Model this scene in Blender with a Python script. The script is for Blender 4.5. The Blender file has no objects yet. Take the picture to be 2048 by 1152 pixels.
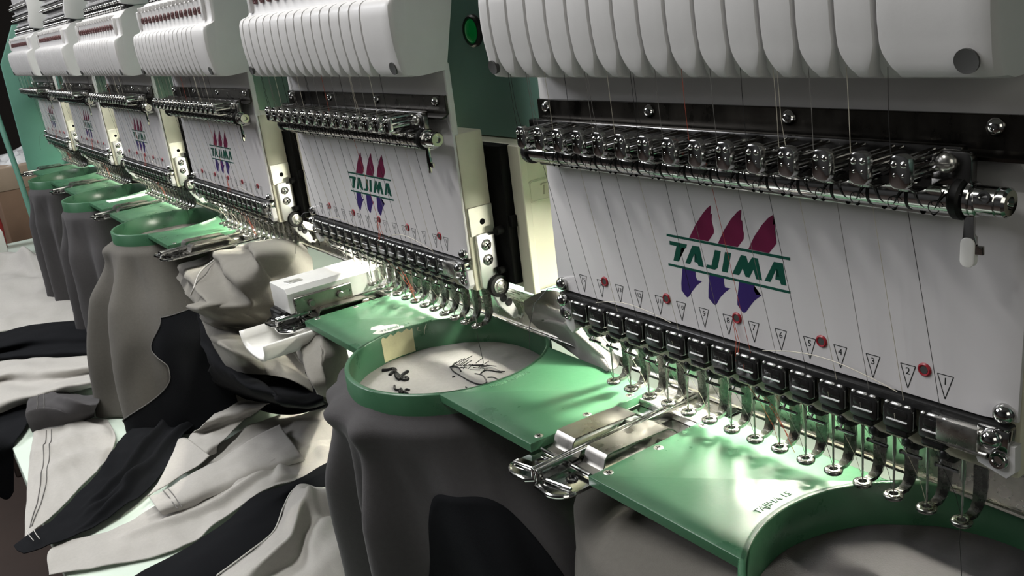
import bpy, bmesh, math, random
from mathutils import Vector, Matrix, noise
SC = bpy.context.scene
COL = SC.collection
S = 0.001                      # the script works in millimetres, the scene is in metres
PI = math.pi
rnd = random.Random(7)

# ------------------------------------------------------------------ camera
ROWS = ((0.574432681308481, 0.810270039996698, -0.11614455186748283),
        (0.1864230219767833, -0.2676633323792053, -0.9453056634637828),
        (-0.7970404955344444, 0.521362448574318, -0.30480755517998365))
EYE = Vector((274.3090782186776, -298.93275939541655, 125.03075347704959))
FPX = 1815.69
cam = bpy.data.cameras.new('camera')
cam.sensor_width = 36.0
cam.lens = FPX / 2048 * 36.0
cam.clip_start = 0.01
cam.clip_end = 60
camo = bpy.data.objects.new('camera', cam)
COL.objects.link(camo)
rx, ry, rz = (Vector(r) for r in ROWS)
camo.matrix_world = Matrix(((rx.x, -ry.x, -rz.x, EYE.x * S), (rx.y, -ry.y, -rz.y, EYE.y * S),
                            (rx.z, -ry.z, -rz.z, EYE.z * S), (0, 0, 0, 1)))
SC.camera = camo
SC.view_settings.view_transform = 'Standard'
SC.view_settings.look = 'None'
SC.view_settings.gamma = 1.0
SC.view_settings.use_curve_mapping = False
SC.view_settings.exposure = 0.0

# ------------------------------------------------------------------ world and lights
W = bpy.data.worlds.new('room_air')
SC.world = W
W.use_nodes = True
W.node_tree.nodes['Background'].inputs[0].default_value = (0.75, 0.82, 1.0, 1)
W.node_tree.nodes['Background'].inputs[1].default_value = 0.03


def area(name, loc, target, sx, sy, power, colour=(1, 1, 1)):
    l = bpy.data.lights.new(name, 'AREA')
    l.shape = 'RECTANGLE'
    l.size, l.size_y = sx * S, sy * S
    l.energy = power
    l.color = colour
    o = bpy.data.objects.new(name, l)
    COL.objects.link(o)
    o.location = Vector(loc) * S
    d = (Vector(target) - Vector(loc)).normalized()
    o.rotation_euler = d.to_track_quat('-Z', 'Y').to_euler()
    return o


area('window_light', (-2700, -1750, 1350), (-450, 0, 0), 1300, 800, 46, (0.95, 0.96, 1.0))
area('ceiling_tube_light', (-900, -330, 1250), (-850, -290, -350), 1700, 160, 34, (1.0, 0.99, 0.96))
area('side_fill_light', (1900, -900, 700), (0, 0, 0), 1000, 1000, 6, (1.0, 0.98, 0.88))  # unseen fill added on the right to brighten the side faces


# ------------------------------------------------------------------ helpers
def at(x, y, axis, val):
    """a point of the photograph's 2048x1152 frame, met with the plane axis = val (mm)"""
    d = rx * ((x - 1024) / FPX) + ry * ((y - 576) / FPX) + rz
    i = 'xyz'.index(axis)
    return EYE + d * ((val - EYE[i]) / d[i])


def link(o, parent=None, kind=None):
    COL.objects.link(o)
    if parent is not None:
        o.parent = parent
    if kind:
        o['kind'] = kind
    return o


def tag(o, label, cat, group=None):
    o['label'] = label
    o['category'] = cat
    if group:
        o['group'] = group
    return o


def thing(name, label, cat, group=None, loc=(0, 0, 0)):
    o = bpy.data.objects.new(name, None)
    o.empty_display_size = 0.01
    o.location = Vector(loc) * S
    COL.objects.link(o)
    return tag(o, label, cat, group)


def mesh_of(bm, m, angle=38, name='m'):
    bmesh.ops.scale(bm, vec=(S, S, S), verts=bm.verts)
    me = bpy.data.meshes.new(name)
    bm.normal_update()
    bm.to_mesh(me)
    bm.free()
    mats = m if isinstance(m, (list, tuple)) else [m]
    for x in mats:
        me.materials.append(x)
    for p in me.polygons:
        p.use_smooth = True
    if angle < 179:
        me.set_sharp_from_angle(angle=math.radians(angle))
    return me


def obj(name, bm, m, parent=None, angle=38, kind=None, loc=None):
    o = bpy.data.objects.new(name, mesh_of(bm, m, angle, name))
    link(o, parent, kind)
    if loc is not None:
        o.location = Vector(loc) * S
    return o


def copy_tree(o, parent=None):
    c = o.copy()
    COL.objects.link(c)
    if parent is not None:
        c.parent = parent
    for ch in list(o.children):
        copy_tree(ch, c)
    return c


def B():
    return bmesh.new()


def box(bm, x0, x1, y0, y1, z0, z1, c=0.0, seg=1, mi=0, rot=None, piv=None):
    r = bmesh.ops.create_cube(bm, size=1.0)
    vs = r['verts']
    for v in vs:
        v.co = Vector(((x0 + x1) / 2 + v.co.x * (x1 - x0), (y0 + y1) / 2 + v.co.y * (y1 - y0), (z0 + z1) / 2 + v.co.z * (z1 - z0)))
    fs = list({f for v in vs for f in v.link_faces})
    if c > 0:
        es = list({e for v in vs for e in v.link_edges})
        q = bmesh.ops.bevel(bm, geom=es, offset=c, segments=seg, profile=0.5, affect='EDGES')
        fs = list({f for f in q['faces']} | {f for f in fs if f.is_valid})
        vs = list({v for f in fs for v in f.verts})
    for f in fs:
        if f.is_valid:
            f.material_index = mi
    if rot is not None:
        bmesh.ops.rotate(bm, cent=piv or Vector(((x0 + x1) / 2, (y0 + y1) / 2, (z0 + z1) / 2)), matrix=rot, verts=vs)
    return vs


def frame_of(d):
    d = Vector(d).normalized()
    a = Vector((0, 0, 1)) if abs(d.z) < 0.9 else Vector((1, 0, 0))
    u = a.cross(d).normalized()
    return u, d.cross(u), d


def lathe(bm, o, d, prof, n=16, mi=0, ph=0.0):
    """prof: (radius, height along d) pairs; a radius of 0 closes"""
    u, v, d = frame_of(d)
    o = Vector(o)
    rings = []
    for r, h in prof:
        if r <= 1e-6:
            rings.append([bm.verts.new(o + d * h)])
        else:
            rings.append([bm.verts.new(o + d * h + (u * math.cos(2 * PI * i / n + ph) + v * math.sin(2 * PI * i / n + ph)) * r) for i in range(n)])
    for a, b in zip(rings, rings[1:]):
        if len(a) == 1 and len(b) == 1:
            continue
        for i in range(n):
            j = (i + 1) % n
            if len(a) == 1:
                f = bm.faces.new((a[0], b[j], b[i]))
            elif len(b) == 1:
                f = bm.faces.new((a[i], a[j], b[0]))
            else:
                f = bm.faces.new((a[i], a[j], b[j], b[i]))
            f.material_index = mi
    return rings


def cyl(bm, p0, p1, r, n=14, r1=None, ch=0.0, mi=0):
    p0, p1 = Vector(p0), Vector(p1)
    L = (p1 - p0).length
    r1 = r if r1 is None else r1
    if ch > 0:
        prof = [(0, 0), (r - ch, 0), (r, ch), (r1, L - ch), (r1 - ch, L), (0, L)]
    else:
        prof = [(0, 0), (r, 0), (r1, L), (0, L)]
    lathe(bm, p0, p1 - p0, prof, n, mi)


def dome(bm, o, d, r, h, n=14, base=0.0, mi=0):
    prof = [(0, 0), (r, 0)]
    if base:
        prof.append((r, base))
    for k in range(1, 5):
        a = k / 5 * PI / 2
        prof.append((r * math.cos(a), base + h * math.sin(a)))
    prof.append((0, base + h))
    lathe(bm, o, d, prof, n, mi)


def tube(bm, pts, r, n=6, mi=0, caps=True, rr=None):
    pts = [Vector(p) for p in pts]
    rings = []
    pu = None
    for i, p in enumerate(pts):
        d = (pts[min(i + 1, len(pts) - 1)] - pts[max(i - 1, 0)])
        if d.length < 1e-9:
            d = Vector((0, 0, 1))
        d.normalize()
        if pu is None:
            u, v, _ = frame_of(d)
        else:
            u = (pu - d * pu.dot(d))
            u = u.normalized() if u.length > 1e-6 else frame_of(d)[0]
            v = d.cross(u)
        pu = u
        q = rr[i] if rr else r
        rings.append([bm.verts.new(p + (u * math.cos(2 * PI * k / n) + v * math.sin(2 * PI * k / n)) * q) for k in range(n)])
    for a, b in zip(rings, rings[1:]):
        for k in range(n):
            f = bm.faces.new((a[k], a[(k + 1) % n], b[(k + 1) % n], b[k]))
            f.material_index = mi
    if caps:
        bm.faces.new(rings[0][::-1]).material_index = mi
        bm.faces.new(rings[-1]).material_index = mi


def bar(bm, pts, w, t, wd, mi=0):
    """a flat strip of width w (along wd) and thickness t along a path"""
    pts = [Vector(p) for p in pts]
    wd = Vector(wd).normalized()
    rings = []
    for i, p in enumerate(pts):
        d = (pts[min(i + 1, len(pts) - 1)] - pts[max(i - 1, 0)]).normalized()
        nn = d.cross(wd).normalized()
        ww = w[i] if isinstance(w, (list, tuple)) else w
        tt = t[i] if isinstance(t, (list, tuple)) else t
        rings.append([bm.verts.new(p + wd * a * ww / 2 + nn * b * tt / 2) for a, b in ((-1, -1), (1, -1), (1, 1), (-1, 1))])
    for a, b in zip(rings, rings[1:]):
        for k in range(4):
            bm.faces.new((a[k], a[(k + 1) % 4], b[(k + 1) % 4], b[k])).material_index = mi
    bm.faces.new(rings[0][::-1]).material_index = mi
    bm.faces.new(rings[-1]).material_index = mi


def prism(bm, poly, o, u, v, depth, mi=0, c=0.0):
    """a flat outline (list of (a, b)) on the plane o + a u + b v, raised by depth along u x v"""
    o, u, v = Vector(o), Vector(u), Vector(v)
    nrm = u.cross(v).normalized()
    vs = [bm.verts.new(o + u * a + v * b) for a, b in poly]
    ar = sum(poly[i][0] * poly[(i + 1) % len(poly)][1] - poly[(i + 1) % len(poly)][0] * poly[i][1] for i in range(len(poly)))
    if ar < 0:
        vs = vs[::-1]
    top = [bm.verts.new(q.co + nrm * depth) for q in vs]
    fb = bm.faces.new(vs[::-1])
    ft = bm.faces.new(top)
    fb.material_index = ft.material_index = mi
    n = len(vs)
    for i in range(n):
        bm.faces.new((vs[i], vs[(i + 1) % n], top[(i + 1) % n], top[i])).material_index = mi
    if c > 0:
        bmesh.ops.bevel(bm, geom=list(ft.edges), offset=c, segments=2, profile=0.5, affect='EDGES')
    else:
        bmesh.ops.triangulate(bm, faces=[fb, ft])


def rrect(w, h, r, n=4, cx=0, cy=0):
    out = []
    for sx, sy, a0 in ((1, 1, 0), (-1, 1, 90), (-1, -1, 180), (1, -1, 270)):
        for k in range(n + 1):
            a = math.radians(a0 + 90 * k / n)
            out.append((cx + sx * (w / 2 - r) + r * math.cos(a), cy + sy * (h / 2 - r) + r * math.sin(a)))
    return out


def grid(bm, rows, mi=0, wrap=False):
    vv = [[bm.verts.new(p) for p in r] for r in rows]
    for a, b in zip(vv, vv[1:]):
        n = len(a)
        for i in range(n if wrap else n - 1):
            f = bm.faces.new((a[i], a[(i + 1) % n], b[(i + 1) % n], b[i]))
            f.material_index = mi
    return vv


def text_bm(s, size, o, u, v, depth=0.15, align='CENTER', shear=0.0):
    """lettering as a mesh: text x runs along u, its up along v"""
    cu = bpy.data.curves.new('lettering', 'FONT')
    cu.body = s
    cu.size = size
    cu.align_x = align
    cu.align_y = 'CENTER'
    cu.extrude = depth
    cu.resolution_u = 2
    cu.shear = shear
    to = bpy.data.objects.new('lettering', cu)
    COL.objects.link(to)
    bpy.context.view_layer.update()
    dg = bpy.context.evaluated_depsgraph_get()
    me = to.evaluated_get(dg).to_mesh()
    bm = bmesh.new()
    bm.from_mesh(me)
    to.evaluated_get(dg).to_mesh_clear()
    bpy.data.objects.remove(to)
    bpy.data.curves.remove(cu)
    u, v, o = Vector(u).normalized(), Vector(v).normalized(), Vector(o)
    w = u.cross(v)
    for q in bm.verts:
        q.co = o + u * q.co.x + v * q.co.y + w * q.co.z
    return bm


def join(bm, other):
    me = bpy.data.meshes.new('tmp')
    other.to_mesh(me)
    other.free()
    bm.from_mesh(me)
    bpy.data.meshes.remove(me)


# ------------------------------------------------------------------ materials
def mat(name, col, rough=0.5, metal=0.0, spec=0.5, noise_amt=0.0, nscale=60, bump=0.0, bscale=400, coat=0.0, sheen=0.0, rvar=0.0, emit=None, estr=0.0, stretch=None):
    m = bpy.data.materials.new(name)
    m.use_nodes = True
    nt = m.node_tree
    b = nt.nodes['Principled BSDF']
    b.inputs['Base Color'].default_value = (*col, 1)
    b.inputs['Roughness'].default_value = rough
    b.inputs['Metallic'].default_value = metal
    b.inputs['Specular IOR Level'].default_value = spec
    if coat:
        b.inputs['Coat Weight'].default_value = coat
        b.inputs['Coat Roughness'].default_value = 0.15
    if sheen:
        b.inputs['Sheen Weight'].default_value = sheen
        b.inputs['Sheen Roughness'].default_value = 0.5
    if emit:
        b.inputs['Emission Color'].default_value = (*emit, 1)
        b.inputs['Emission Strength'].default_value = estr
    tc = nt.nodes.new('ShaderNodeTexCoord')
    src = tc.outputs['Object']
    if stretch:
        mp = nt.nodes.new('ShaderNodeMapping')
        mp.inputs['Scale'].default_value = stretch
        nt.links.new(src, mp.inputs[0])
        src = mp.outputs[0]
    if noise_amt or rvar:
        n = nt.nodes.new('ShaderNodeTexNoise')
        n.inputs['Scale'].default_value = nscale
        n.inputs['Detail'].default_value = 6
        n.inputs['Roughness'].default_value = 0.6
        nt.links.new(src, n.inputs['Vector'])
        if noise_amt:
            mx = nt.nodes.new('ShaderNodeMix')
            mx.data_type = 'RGBA'
            mx.blend_type = 'MULTIPLY'
            mx.inputs['Factor'].default_value = 1.0
            mx.inputs[6].default_value = (*col, 1)
            r = nt.nodes.new('ShaderNodeMapRange')
            r.inputs[1].default_value = 0.3
            r.inputs[2].default_value = 0.7
            r.inputs[3].default_value = 1 - noise_amt
            r.inputs[4].default_value = 1 + noise_amt
            nt.links.new(n.outputs['Fac'], r.inputs[0])
            nt.links.new(r.outputs[0], mx.inputs[7])
            nt.links.new(mx.outputs[2], b.inputs['Base Color'])
        if rvar:
            r2 = nt.nodes.new('ShaderNodeMapRange')
            r2.inputs[1].default_value = 0.3
            r2.inputs[2].default_value = 0.7
            r2.inputs[3].default_value = max(0.02, rough - rvar)
            r2.inputs[4].default_value = min(1, rough + rvar)
            nt.links.new(n.outputs['Fac'], r2.inputs[0])
            nt.links.new(r2.outputs[0], b.inputs['Roughness'])
    if bump:
        n2 = nt.nodes.new('ShaderNodeTexNoise')
        n2.inputs['Scale'].default_value = bscale
        n2.inputs['Detail'].default_value = 3
        nt.links.new(src, n2.inputs['Vector'])
        bp = nt.nodes.new('ShaderNodeBump')
        bp.inputs['Strength'].default_value = bump
        bp.inputs['Distance'].default_value = 0.0005
        nt.links.new(n2.outputs['Fac'], bp.inputs['Height'])
        nt.links.new(bp.outputs[0], b.inputs['Normal'])
    return m


M = {}
M['cap'] = mat('cap_plastic', (0.60, 0.59, 0.585), 0.42, noise_amt=0.04, nscale=25, bump=0.06, bscale=900)
M['plate'] = mat('plate_acrylic', (0.62, 0.603, 0.608), 0.30, noise_amt=0.03, nscale=18)
M['cream'] = mat('cream_paint', (0.66, 0.63, 0.50), 0.45, noise_amt=0.06, nscale=20)
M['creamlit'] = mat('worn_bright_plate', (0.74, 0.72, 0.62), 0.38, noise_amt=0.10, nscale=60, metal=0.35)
M['teal'] = mat('teal_paint', (0.20, 0.36, 0.31), 0.45, noise_amt=0.06, nscale=14)
M['teal_light'] = mat('teal_panel_paint', (0.105, 0.26, 0.20), 0.45, noise_amt=0.06, nscale=14)
M['chrome'] = mat('chrome', (0.55, 0.55, 0.54), 0.11, 1.0, rvar=0.06, nscale=120)
M['steel'] = mat('brushed_steel', (0.58, 0.57, 0.54), 0.30, 1.0, noise_amt=0.15, nscale=90, rvar=0.12, stretch=(1, 6, 1))
M['alu'] = mat('aluminium', (0.80, 0.80, 0.78), 0.35, 1.0, noise_amt=0.06, nscale=80)
M['strip'] = mat('dark_steel_strip', (0.062, 0.057, 0.050), 0.30, 1.0, noise_amt=0.25, nscale=40, rvar=0.08, stretch=(2, 1, 1))
M['dsteel'] = mat('dark_polished_steel', (0.20, 0.195, 0.19), 0.2, 1.0, noise_amt=0.15, nscale=90, rvar=0.08)
M['clip'] = mat('worn_spring_steel', (0.25, 0.24, 0.22), 0.33, 1.0, noise_amt=0.2, nscale=70, rvar=0.1)
M['edge'] = mat('clamp_highlight', (0.85, 0.85, 0.84), 0.38, 0.85)  # highlights on the needle clamps, put in as bright metal pieces
M['gun'] = mat('gunmetal', (0.065, 0.065, 0.065), 0.20, 0.8, noise_amt=0.2, nscale=150, rvar=0.1)
M['blackm'] = mat('black_metal', (0.035, 0.035, 0.036), 0.35, 0.5, noise_amt=0.15, nscale=80)
M['rubber'] = mat('black_rubber', (0.005, 0.005, 0.005), 0.55, spec=0.25)
M['dark'] = mat('dark_recess', (0.004, 0.004, 0.004), 0.8, spec=0.1)
M['hole'] = mat('grey_plug', (0.06, 0.06, 0.058), 0.6)
M['hoop'] = mat('green_hoop_plastic', (0.040, 0.118, 0.061), 0.36, noise_amt=0.09, nscale=34, rvar=0.12, bump=0.12, bscale=300)
M['hoop_emboss'] = mat('green_emboss_highlight', (0.11, 0.23, 0.14), 0.4)  # lettering colour lightened for the highlights it catches
M['blackstitch'] = mat('black_embroidery_thread', (0.004, 0.004, 0.0045), 0.6, spec=0.2)
M['grey'] = mat('grey_knit', (0.225, 0.217, 0.208), 0.85, spec=0.25, noise_amt=0.05, nscale=300, bump=0.35, bscale=1400, sheen=0.08)  # same knit kept paler for the lamp-lit hooped panel and back fold
M['dark_shaded'] = mat('dark_shaded_knit', (0.058, 0.055, 0.057), 0.85, spec=0.2, noise_amt=0.05, nscale=300, bump=0.35, bscale=1400, sheen=0.06)  # grey knit darkened for shade on hanging shirts; also one truly dark sleeve
M['taupe'] = mat('warm_shaded_knit', (0.105, 0.098, 0.087), 0.85, spec=0.2, noise_amt=0.05, nscale=300, bump=0.35, bscale=1400, sheen=0.06)  # grey knit darkened for shade and warmed for lamp light
M['taupe2'] = mat('lamplit_grey_knit', (0.20, 0.190, 0.168), 0.85, spec=0.2, noise_amt=0.05, nscale=300, bump=0.35, bscale=1400, sheen=0.06)  # grey knit tinted for the warm lamp light on the folds
M['light'] = mat('lit_grey_knit', (0.40, 0.385, 0.362), 0.85, spec=0.25, noise_amt=0.04, nscale=300, bump=0.35, bscale=1400, sheen=0.06)  # light knit paled further for the overhead light on the table
M['black'] = mat('black_knit', (0.0075, 0.008, 0.0095), 0.9, spec=0.08, bump=0.35, bscale=1400)
M['stitch'] = mat('pale_stitch', (0.50, 0.49, 0.46), 0.8)
M['darkstitch'] = mat('seam_thread', (0.13, 0.125, 0.12), 0.8)
M['thread_black'] = mat('black_thread', (0.015, 0.015, 0.016), 0.5)
M['thread_grey'] = mat('grey_thread', (0.22, 0.21, 0.20), 0.5)
M['thread_pale'] = mat('pale_thread', (0.62, 0.58, 0.48), 0.5)
M['thread_red'] = mat('red_thread', (0.55, 0.10, 0.05), 0.5)
M['thread_green'] = mat('green_thread', (0.03, 0.22, 0.13), 0.5)
M['magenta'] = mat('magenta_ink', (0.15, 0.010, 0.050), 0.35)
M['violet'] = mat('violet_ink', (0.035, 0.018, 0.13), 0.35)
M['greenink'] = mat('green_ink', (0.004, 0.075, 0.050), 0.35)
M['blackink'] = mat('black_ink', (0.012, 0.016, 0.016), 0.4)
M['redring'] = mat('red_eyelet', (0.33, 0.018, 0.030), 0.35)
M['dial'] = mat('dull_red_dial', (0.085, 0.024, 0.024), 0.4)
M['satin'] = mat('satin_aluminium', (0.82, 0.82, 0.80), 0.42, 0.35, noise_amt=0.04, nscale=60)
M['foot'] = mat('worn_foot_steel', (0.24, 0.24, 0.225), 0.27, 1.0, noise_amt=0.35, nscale=260, rvar=0.12)
M['whitepl'] = mat('white_plastic', (0.80, 0.79, 0.75), 0.35, noise_amt=0.03, nscale=30)
M['tape'] = mat('masking_tape', (0.52, 0.50, 0.30), 0.6, noise_amt=0.10, nscale=120)
M['label'] = mat('grey_label', (0.42, 0.43, 0.41), 0.5, noise_amt=0.08, nscale=80)
M['table'] = mat('pale_table', (0.62, 0.72, 0.63), 0.4, noise_amt=0.04, nscale=12)
M['card'] = mat('brown_cardboard', (0.20, 0.125, 0.080), 0.8, noise_amt=0.12, nscale=9)
M['cardlight'] = mat('tan_cardboard', (0.34, 0.26, 0.19), 0.8, noise_amt=0.10, nscale=9)
M['paper'] = mat('white_box_paper', (0.66, 0.66, 0.62), 0.7, noise_amt=0.08, nscale=14)
M['foil'] = mat('clear_plastic_bag', (0.75, 0.76, 0.76), 0.18, noise_amt=0.1, nscale=30, coat=0.4)
M['redcloth'] = mat('red_bag', (0.32, 0.02, 0.02), 0.6)
M['wall'] = mat('dark_brown_wall', (0.016, 0.011, 0.009), 0.8, noise_amt=0.12, nscale=3)
M['wall2'] = mat('grey_wall', (0.10, 0.10, 0.10), 0.8, noise_amt=0.08, nscale=3)
M['floor'] = mat('brown_floor', (0.045, 0.030, 0.024), 0.6, noise_amt=0.15, nscale=4)
M['ceil'] = mat('ceiling_paint', (0.35, 0.35, 0.34), 0.8, noise_amt=0.05, nscale=4)
M['greenlamp'] = mat('green_button_lens', (0.004, 0.10, 0.02), 0.25, emit=(0.0, 0.25, 0.04), estr=0.12, coat=0.5)
M['redlamp'] = mat('red_button_lens', (0.4, 0.01, 0.01), 0.25, emit=(0.8, 0.03, 0.03), estr=0.25)
M['lampglow'] = mat('lamp_diffuser', (0.9, 0.9, 0.8), 0.4, emit=(1.0, 0.97, 0.80), estr=6.0)
PITCH = 360.0
NX = [-107.6 + 15.12 * i for i in range(15)]           # needle positions across a head
HOOPS = [0, 1, 3, 4, 5]

# ------------------------------------------------------------------ room
def slab(name, x0, x1, y0, y1, z0, z1, m):
    b = B()
    box(b, x0, x1, y0, y1, z0, z1)
    return obj(name, b, m, kind='structure')


slab('floor', -4200, 2400, -3000, 1600, -1000, -900, M['floor'])
slab('ceiling', -4200, 2400, -3000, 1600, 1800, 1900, M['ceil'])
slab('wall_left', -4200, -4100, -3000, 1600, -900, 1800, M['wall'])
slab('wall_right', 2300, 2400, -3000, 1600, -900, 1800, M['wall2'])
slab('wall_back', -4100, 2300, 1500, 1600, -900, 1800, M['wall'])
slab('wall_front', -4100, 2300, -3000, -2900, -900, 1800, M['wall2'])

# ------------------------------------------------------------------ machine frame: beam, arms, end panel, bed covers
frame = thing('machine_frame', 'teal painted steel beam and end panel that carry all the embroidery heads', 'machine')
b = B()
prism(b, [(45, 35), (230, 35), (230, 190), (60, 190), (45, 174)], (-2010, 0, 0), (0, 1, 0), (0, 0, 1), 2700, c=0)
obj('beam', b, M['teal'], frame)
b = B()
prism(b, [(-46, -128), (150, -128), (150, 190), (0, 190), (-42, 112)], (-2022, 0, 0), (0, 1, 0), (0, 0, 1), 12, c=1.5)
obj('end_panel', b, M['teal_light'], frame)
b = B()                                                  # ledge under the beam behind the last head
box(b, -2010, -1880, -30, 140, -134, -126, 1.5)
obj('end_shelf', b, M['teal_light'], frame)


def button(name, loc, r, m, parent):
    b2 = B()
    lathe(b2, loc, (0, -1, 0), [(0, 0), (r * 1.28, 0), (r * 1.28, 2.2), (r * 1.15, 3.4), (r * 1.02, 3.4), (r, 2.0), (0, 2.0)], 28)
    o = obj(name, b2, M['blackm'], parent)
    b2 = B()
    dome(b2, Vector(loc) + Vector((0, -1.5, 0)), (0, -1, 0), r * 0.98, 2.4, 28, 0.6)
    obj('lens', b2, m, o)


button('indicator_button', (-259, 45, 105.5), 8.3, M['greenlamp'], frame)
button('stop_button', (-1520, 45, 157.5), 7.0, M['redlamp'], frame)

arm_parts = []
b = B()                                                  # cream arm casting behind each head
prism(b, rrect(104, 205, 5, 3, 0, -0), (107, 28, 0), (1, 0, 0), (0, 0, 1), -1)
b.free()
b = B()
box(b, 55, 159, 31, 240, -66, 34, 4, 3)
arm0 = obj('sewing_arm', b, M['cream'], frame)
b = B()
box(b, 148, 160.5, 28.5, 34, -66, 34, 0.6)
obj('edge_strip', b, M['cream'], arm0)
b = B()
box(b, 60, 147, 22.5, 32, -60, 34, 0.8)
box(b, 120, 150, 24, 30, -20, -12, 0.5)
cyl(b, (140, 22.5, -22), (140, 17, -22), 3, 12)
cyl(b, (138, 22.5, -50), (138, 17, -50), 2.4, 12)
obj('slide_rail', b, M['dark'], arm0)
b = B()
PX = 159.0
prism(b, rrect(50, 15, 2.5, 4), (PX, 59, 2.5), (0, 1, 0), (0, 0, 1), 0.9, c=0.5)
tube(b, [(PX + 0.9, 59 + a, 2.5 + c2) for a, c2 in rrect(48, 13, 2, 4)] + [(PX + 0.9, 59 + 24, 2.5 + 4.5)], 0.45, 6)
join(b, text_bm('TAJIMA', 10.5, (PX + 0.9, 59, 2.6), (0, 1, 0), (0, 0, 1), 1.3, shear=0.15))
obj('nameplate', b, M['cream'], arm0)
arms = [arm0]
for k in range(1, 6):
    a = copy_tree(arm0, frame)
    a.location.x = -PITCH * k * S
# flat green bed covers under the channel
b = B()
box(b, -57, 100, 62.5, 180, -118, -112, 1.0, 2)
bed0 = obj('bed_cover', b, M['teal'], frame)
for k in range(1, 6):
    c = copy_tree(bed0, frame)
    c.location.x = -PITCH * k * S

# ------------------------------------------------------------------ embroidery head
GROUP_H = 'embroidery heads in a row on the beam'
HEAD_LABELS = [
    'white fifteen needle embroidery head nearest the camera, cut by the right edge',
    'white embroidery head right beside the green button on the beam',
    'white embroidery head third from the right, above the bare frame bracket',
    'white embroidery head fourth from the right, red button beside its cap',
    'white embroidery head fifth from the right, second from the teal end panel',
    'white embroidery head farthest away, next to the teal end panel']
head = thing('embroidery_station', HEAD_LABELS[0], 'sewing machine', GROUP_H)
# body casting behind the plate
b = B()
box(b, -131, 131, 1.5, 22, -62, 45, 1.5, 2)
obj('body', b, M['cream'], head)
b = B()
box(b, -131.5, 131.5, -1.0, 4, 44, 90, 0.8)
obj('upper_panel', b, M['cap'], head)
# cap with 15 grooves
prof = [(0, 86), (-14, 85), (-24, 84.8), (-29.5, 86), (-30.6, 87.2), (-31.6, 88.8), (-32.1, 90.6), (-32.5, 92.2), (-32.9, 94), (-33.3, 96.5), (-33.7, 99), (-34.6, 104), (-35.3, 113), (-35.2, 122), (-34.6, 127.5), (-33.2, 130.6), (-31, 132.2), (-27.5, 133.2),
        (-25.6, 134.2), (-24.6, 136), (-23.8, 142), (-23.4, 153), (-23.6, 155), (-21, 157.5), (-12, 163.5), (0, 167), (20, 168)]
GX = [-119.4 + 15.4 * i for i in range(15)]
def notch(z):
    t = max(0.0, min(1.0, (97.0 - z) / 10.0))
    return 1.0 + 2.6 * t ** 1.5, 0.4 + 4.2 * t ** 1.8, 0.5 + 0.9 * t, 0.3 + 1.1 * t, t


cols = [('x', v) for v in (-130, -129.6, -128.6, -127)]
for g in GX:
    cols += [('g', g, q) for q in range(11)]
cols += [('x', v) for v in (106, 112, 118, 124, 130, 132.4, 133.6, 134)]


def cap_pt(c, y, z):
    front = 85.5 <= z <= 133 and y < -24
    wl, wr, sl, sr, t = notch(z)
    if c[0] == 'x':
        x, dep = c[1], 0.0
    else:
        d, dep = [(-6.4, 0), (-wl - sl - 0.5, 0), (-wl - sl, 0.03), (-wl - sl * 0.5, 0.5), (-wl, 0.97), ((wr - wl) / 2, 1.0), (wr, 0.97), (wr + sr * 0.5, 0.5), (wr + sr, 0.03), (wr + sr + 0.5, 0), (6.6, 0)][c[2]]
        x = c[1] + d
    e = 0.0
    if x < -127:
        e = (1 - math.sqrt(max(0, 1 - ((-127 - x) / 3) ** 2))) * 3
    if x > 130:
        e = (1 - math.sqrt(max(0, 1 - ((x - 130) / 4) ** 2))) * 4
    if front:
        return (x, y + dep * (2.2 + 3.0 * t) * (1.0 if z < 128 else 1.6) + e, z)
    return (x, y + (min(e, 3) if y < -20 else 0), z)


rows = [[cap_pt(c, y, z) for (y, z) in prof] for c in cols]
b = B()
vv = grid(b, rows)
for end in (vv[0], vv[-1]):
    b.faces.new(end)
bmesh.ops.recalc_face_normals(b, faces=b.faces)
cap = obj('cap', b, M['cap'], head, angle=30)
b = B()
lathe(b, (125.4, -31.1, 91.4), (0, -1, -0.2), [(0, 0), (3.9, 0), (3.9, 2.0), (3.3, 1.9), (0, 1.75)], 24)
obj('screw_plug', b, M['hole'], cap)
b = B()
lathe(b, (-125.0, -31.0, 91.4), (0, -1, -0.2), [(0, 0), (3.6, 0), (3.6, 2.2), (3.0, 2.1), (0, 1.9)], 24)
obj('screw_plug', b, M['hole'], cap)
b = B()                                                  # frame of the dial window
for x0, x1, z0, z1 in ((114, 120, 136, 156), (-121, -115, 136, 156)):
    box(b, x0, x1, -27, -20, z0, z1, 1.2, 2)
for i in range(15):
    box(b, NX[i] - 6.6, NX[i] - 5.0, -25.6, -8, 154, 160, 0.6)
obj('window_frame', b, M['cap'], cap)
b = B()
lathe(b, (0, 0, 0), (0, -1, 0.1), [(0, 0), (3.6, 0), (3.7, 0.8), (3.5, 2.0), (2.7, 2.2), (2.5, 1.5), (1.4, 1.4), (1.1, 2.2), (0, 2.3)], 18)
d0 = obj('tension_dial', b, M['dial'], cap, loc=(NX[0], -23.4, 145.6))
for i in range(1, 15):
    c = d0.copy()
    COL.objects.link(c)
    c.location = Vector((NX[i], -23.4, 145.6)) * S

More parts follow.
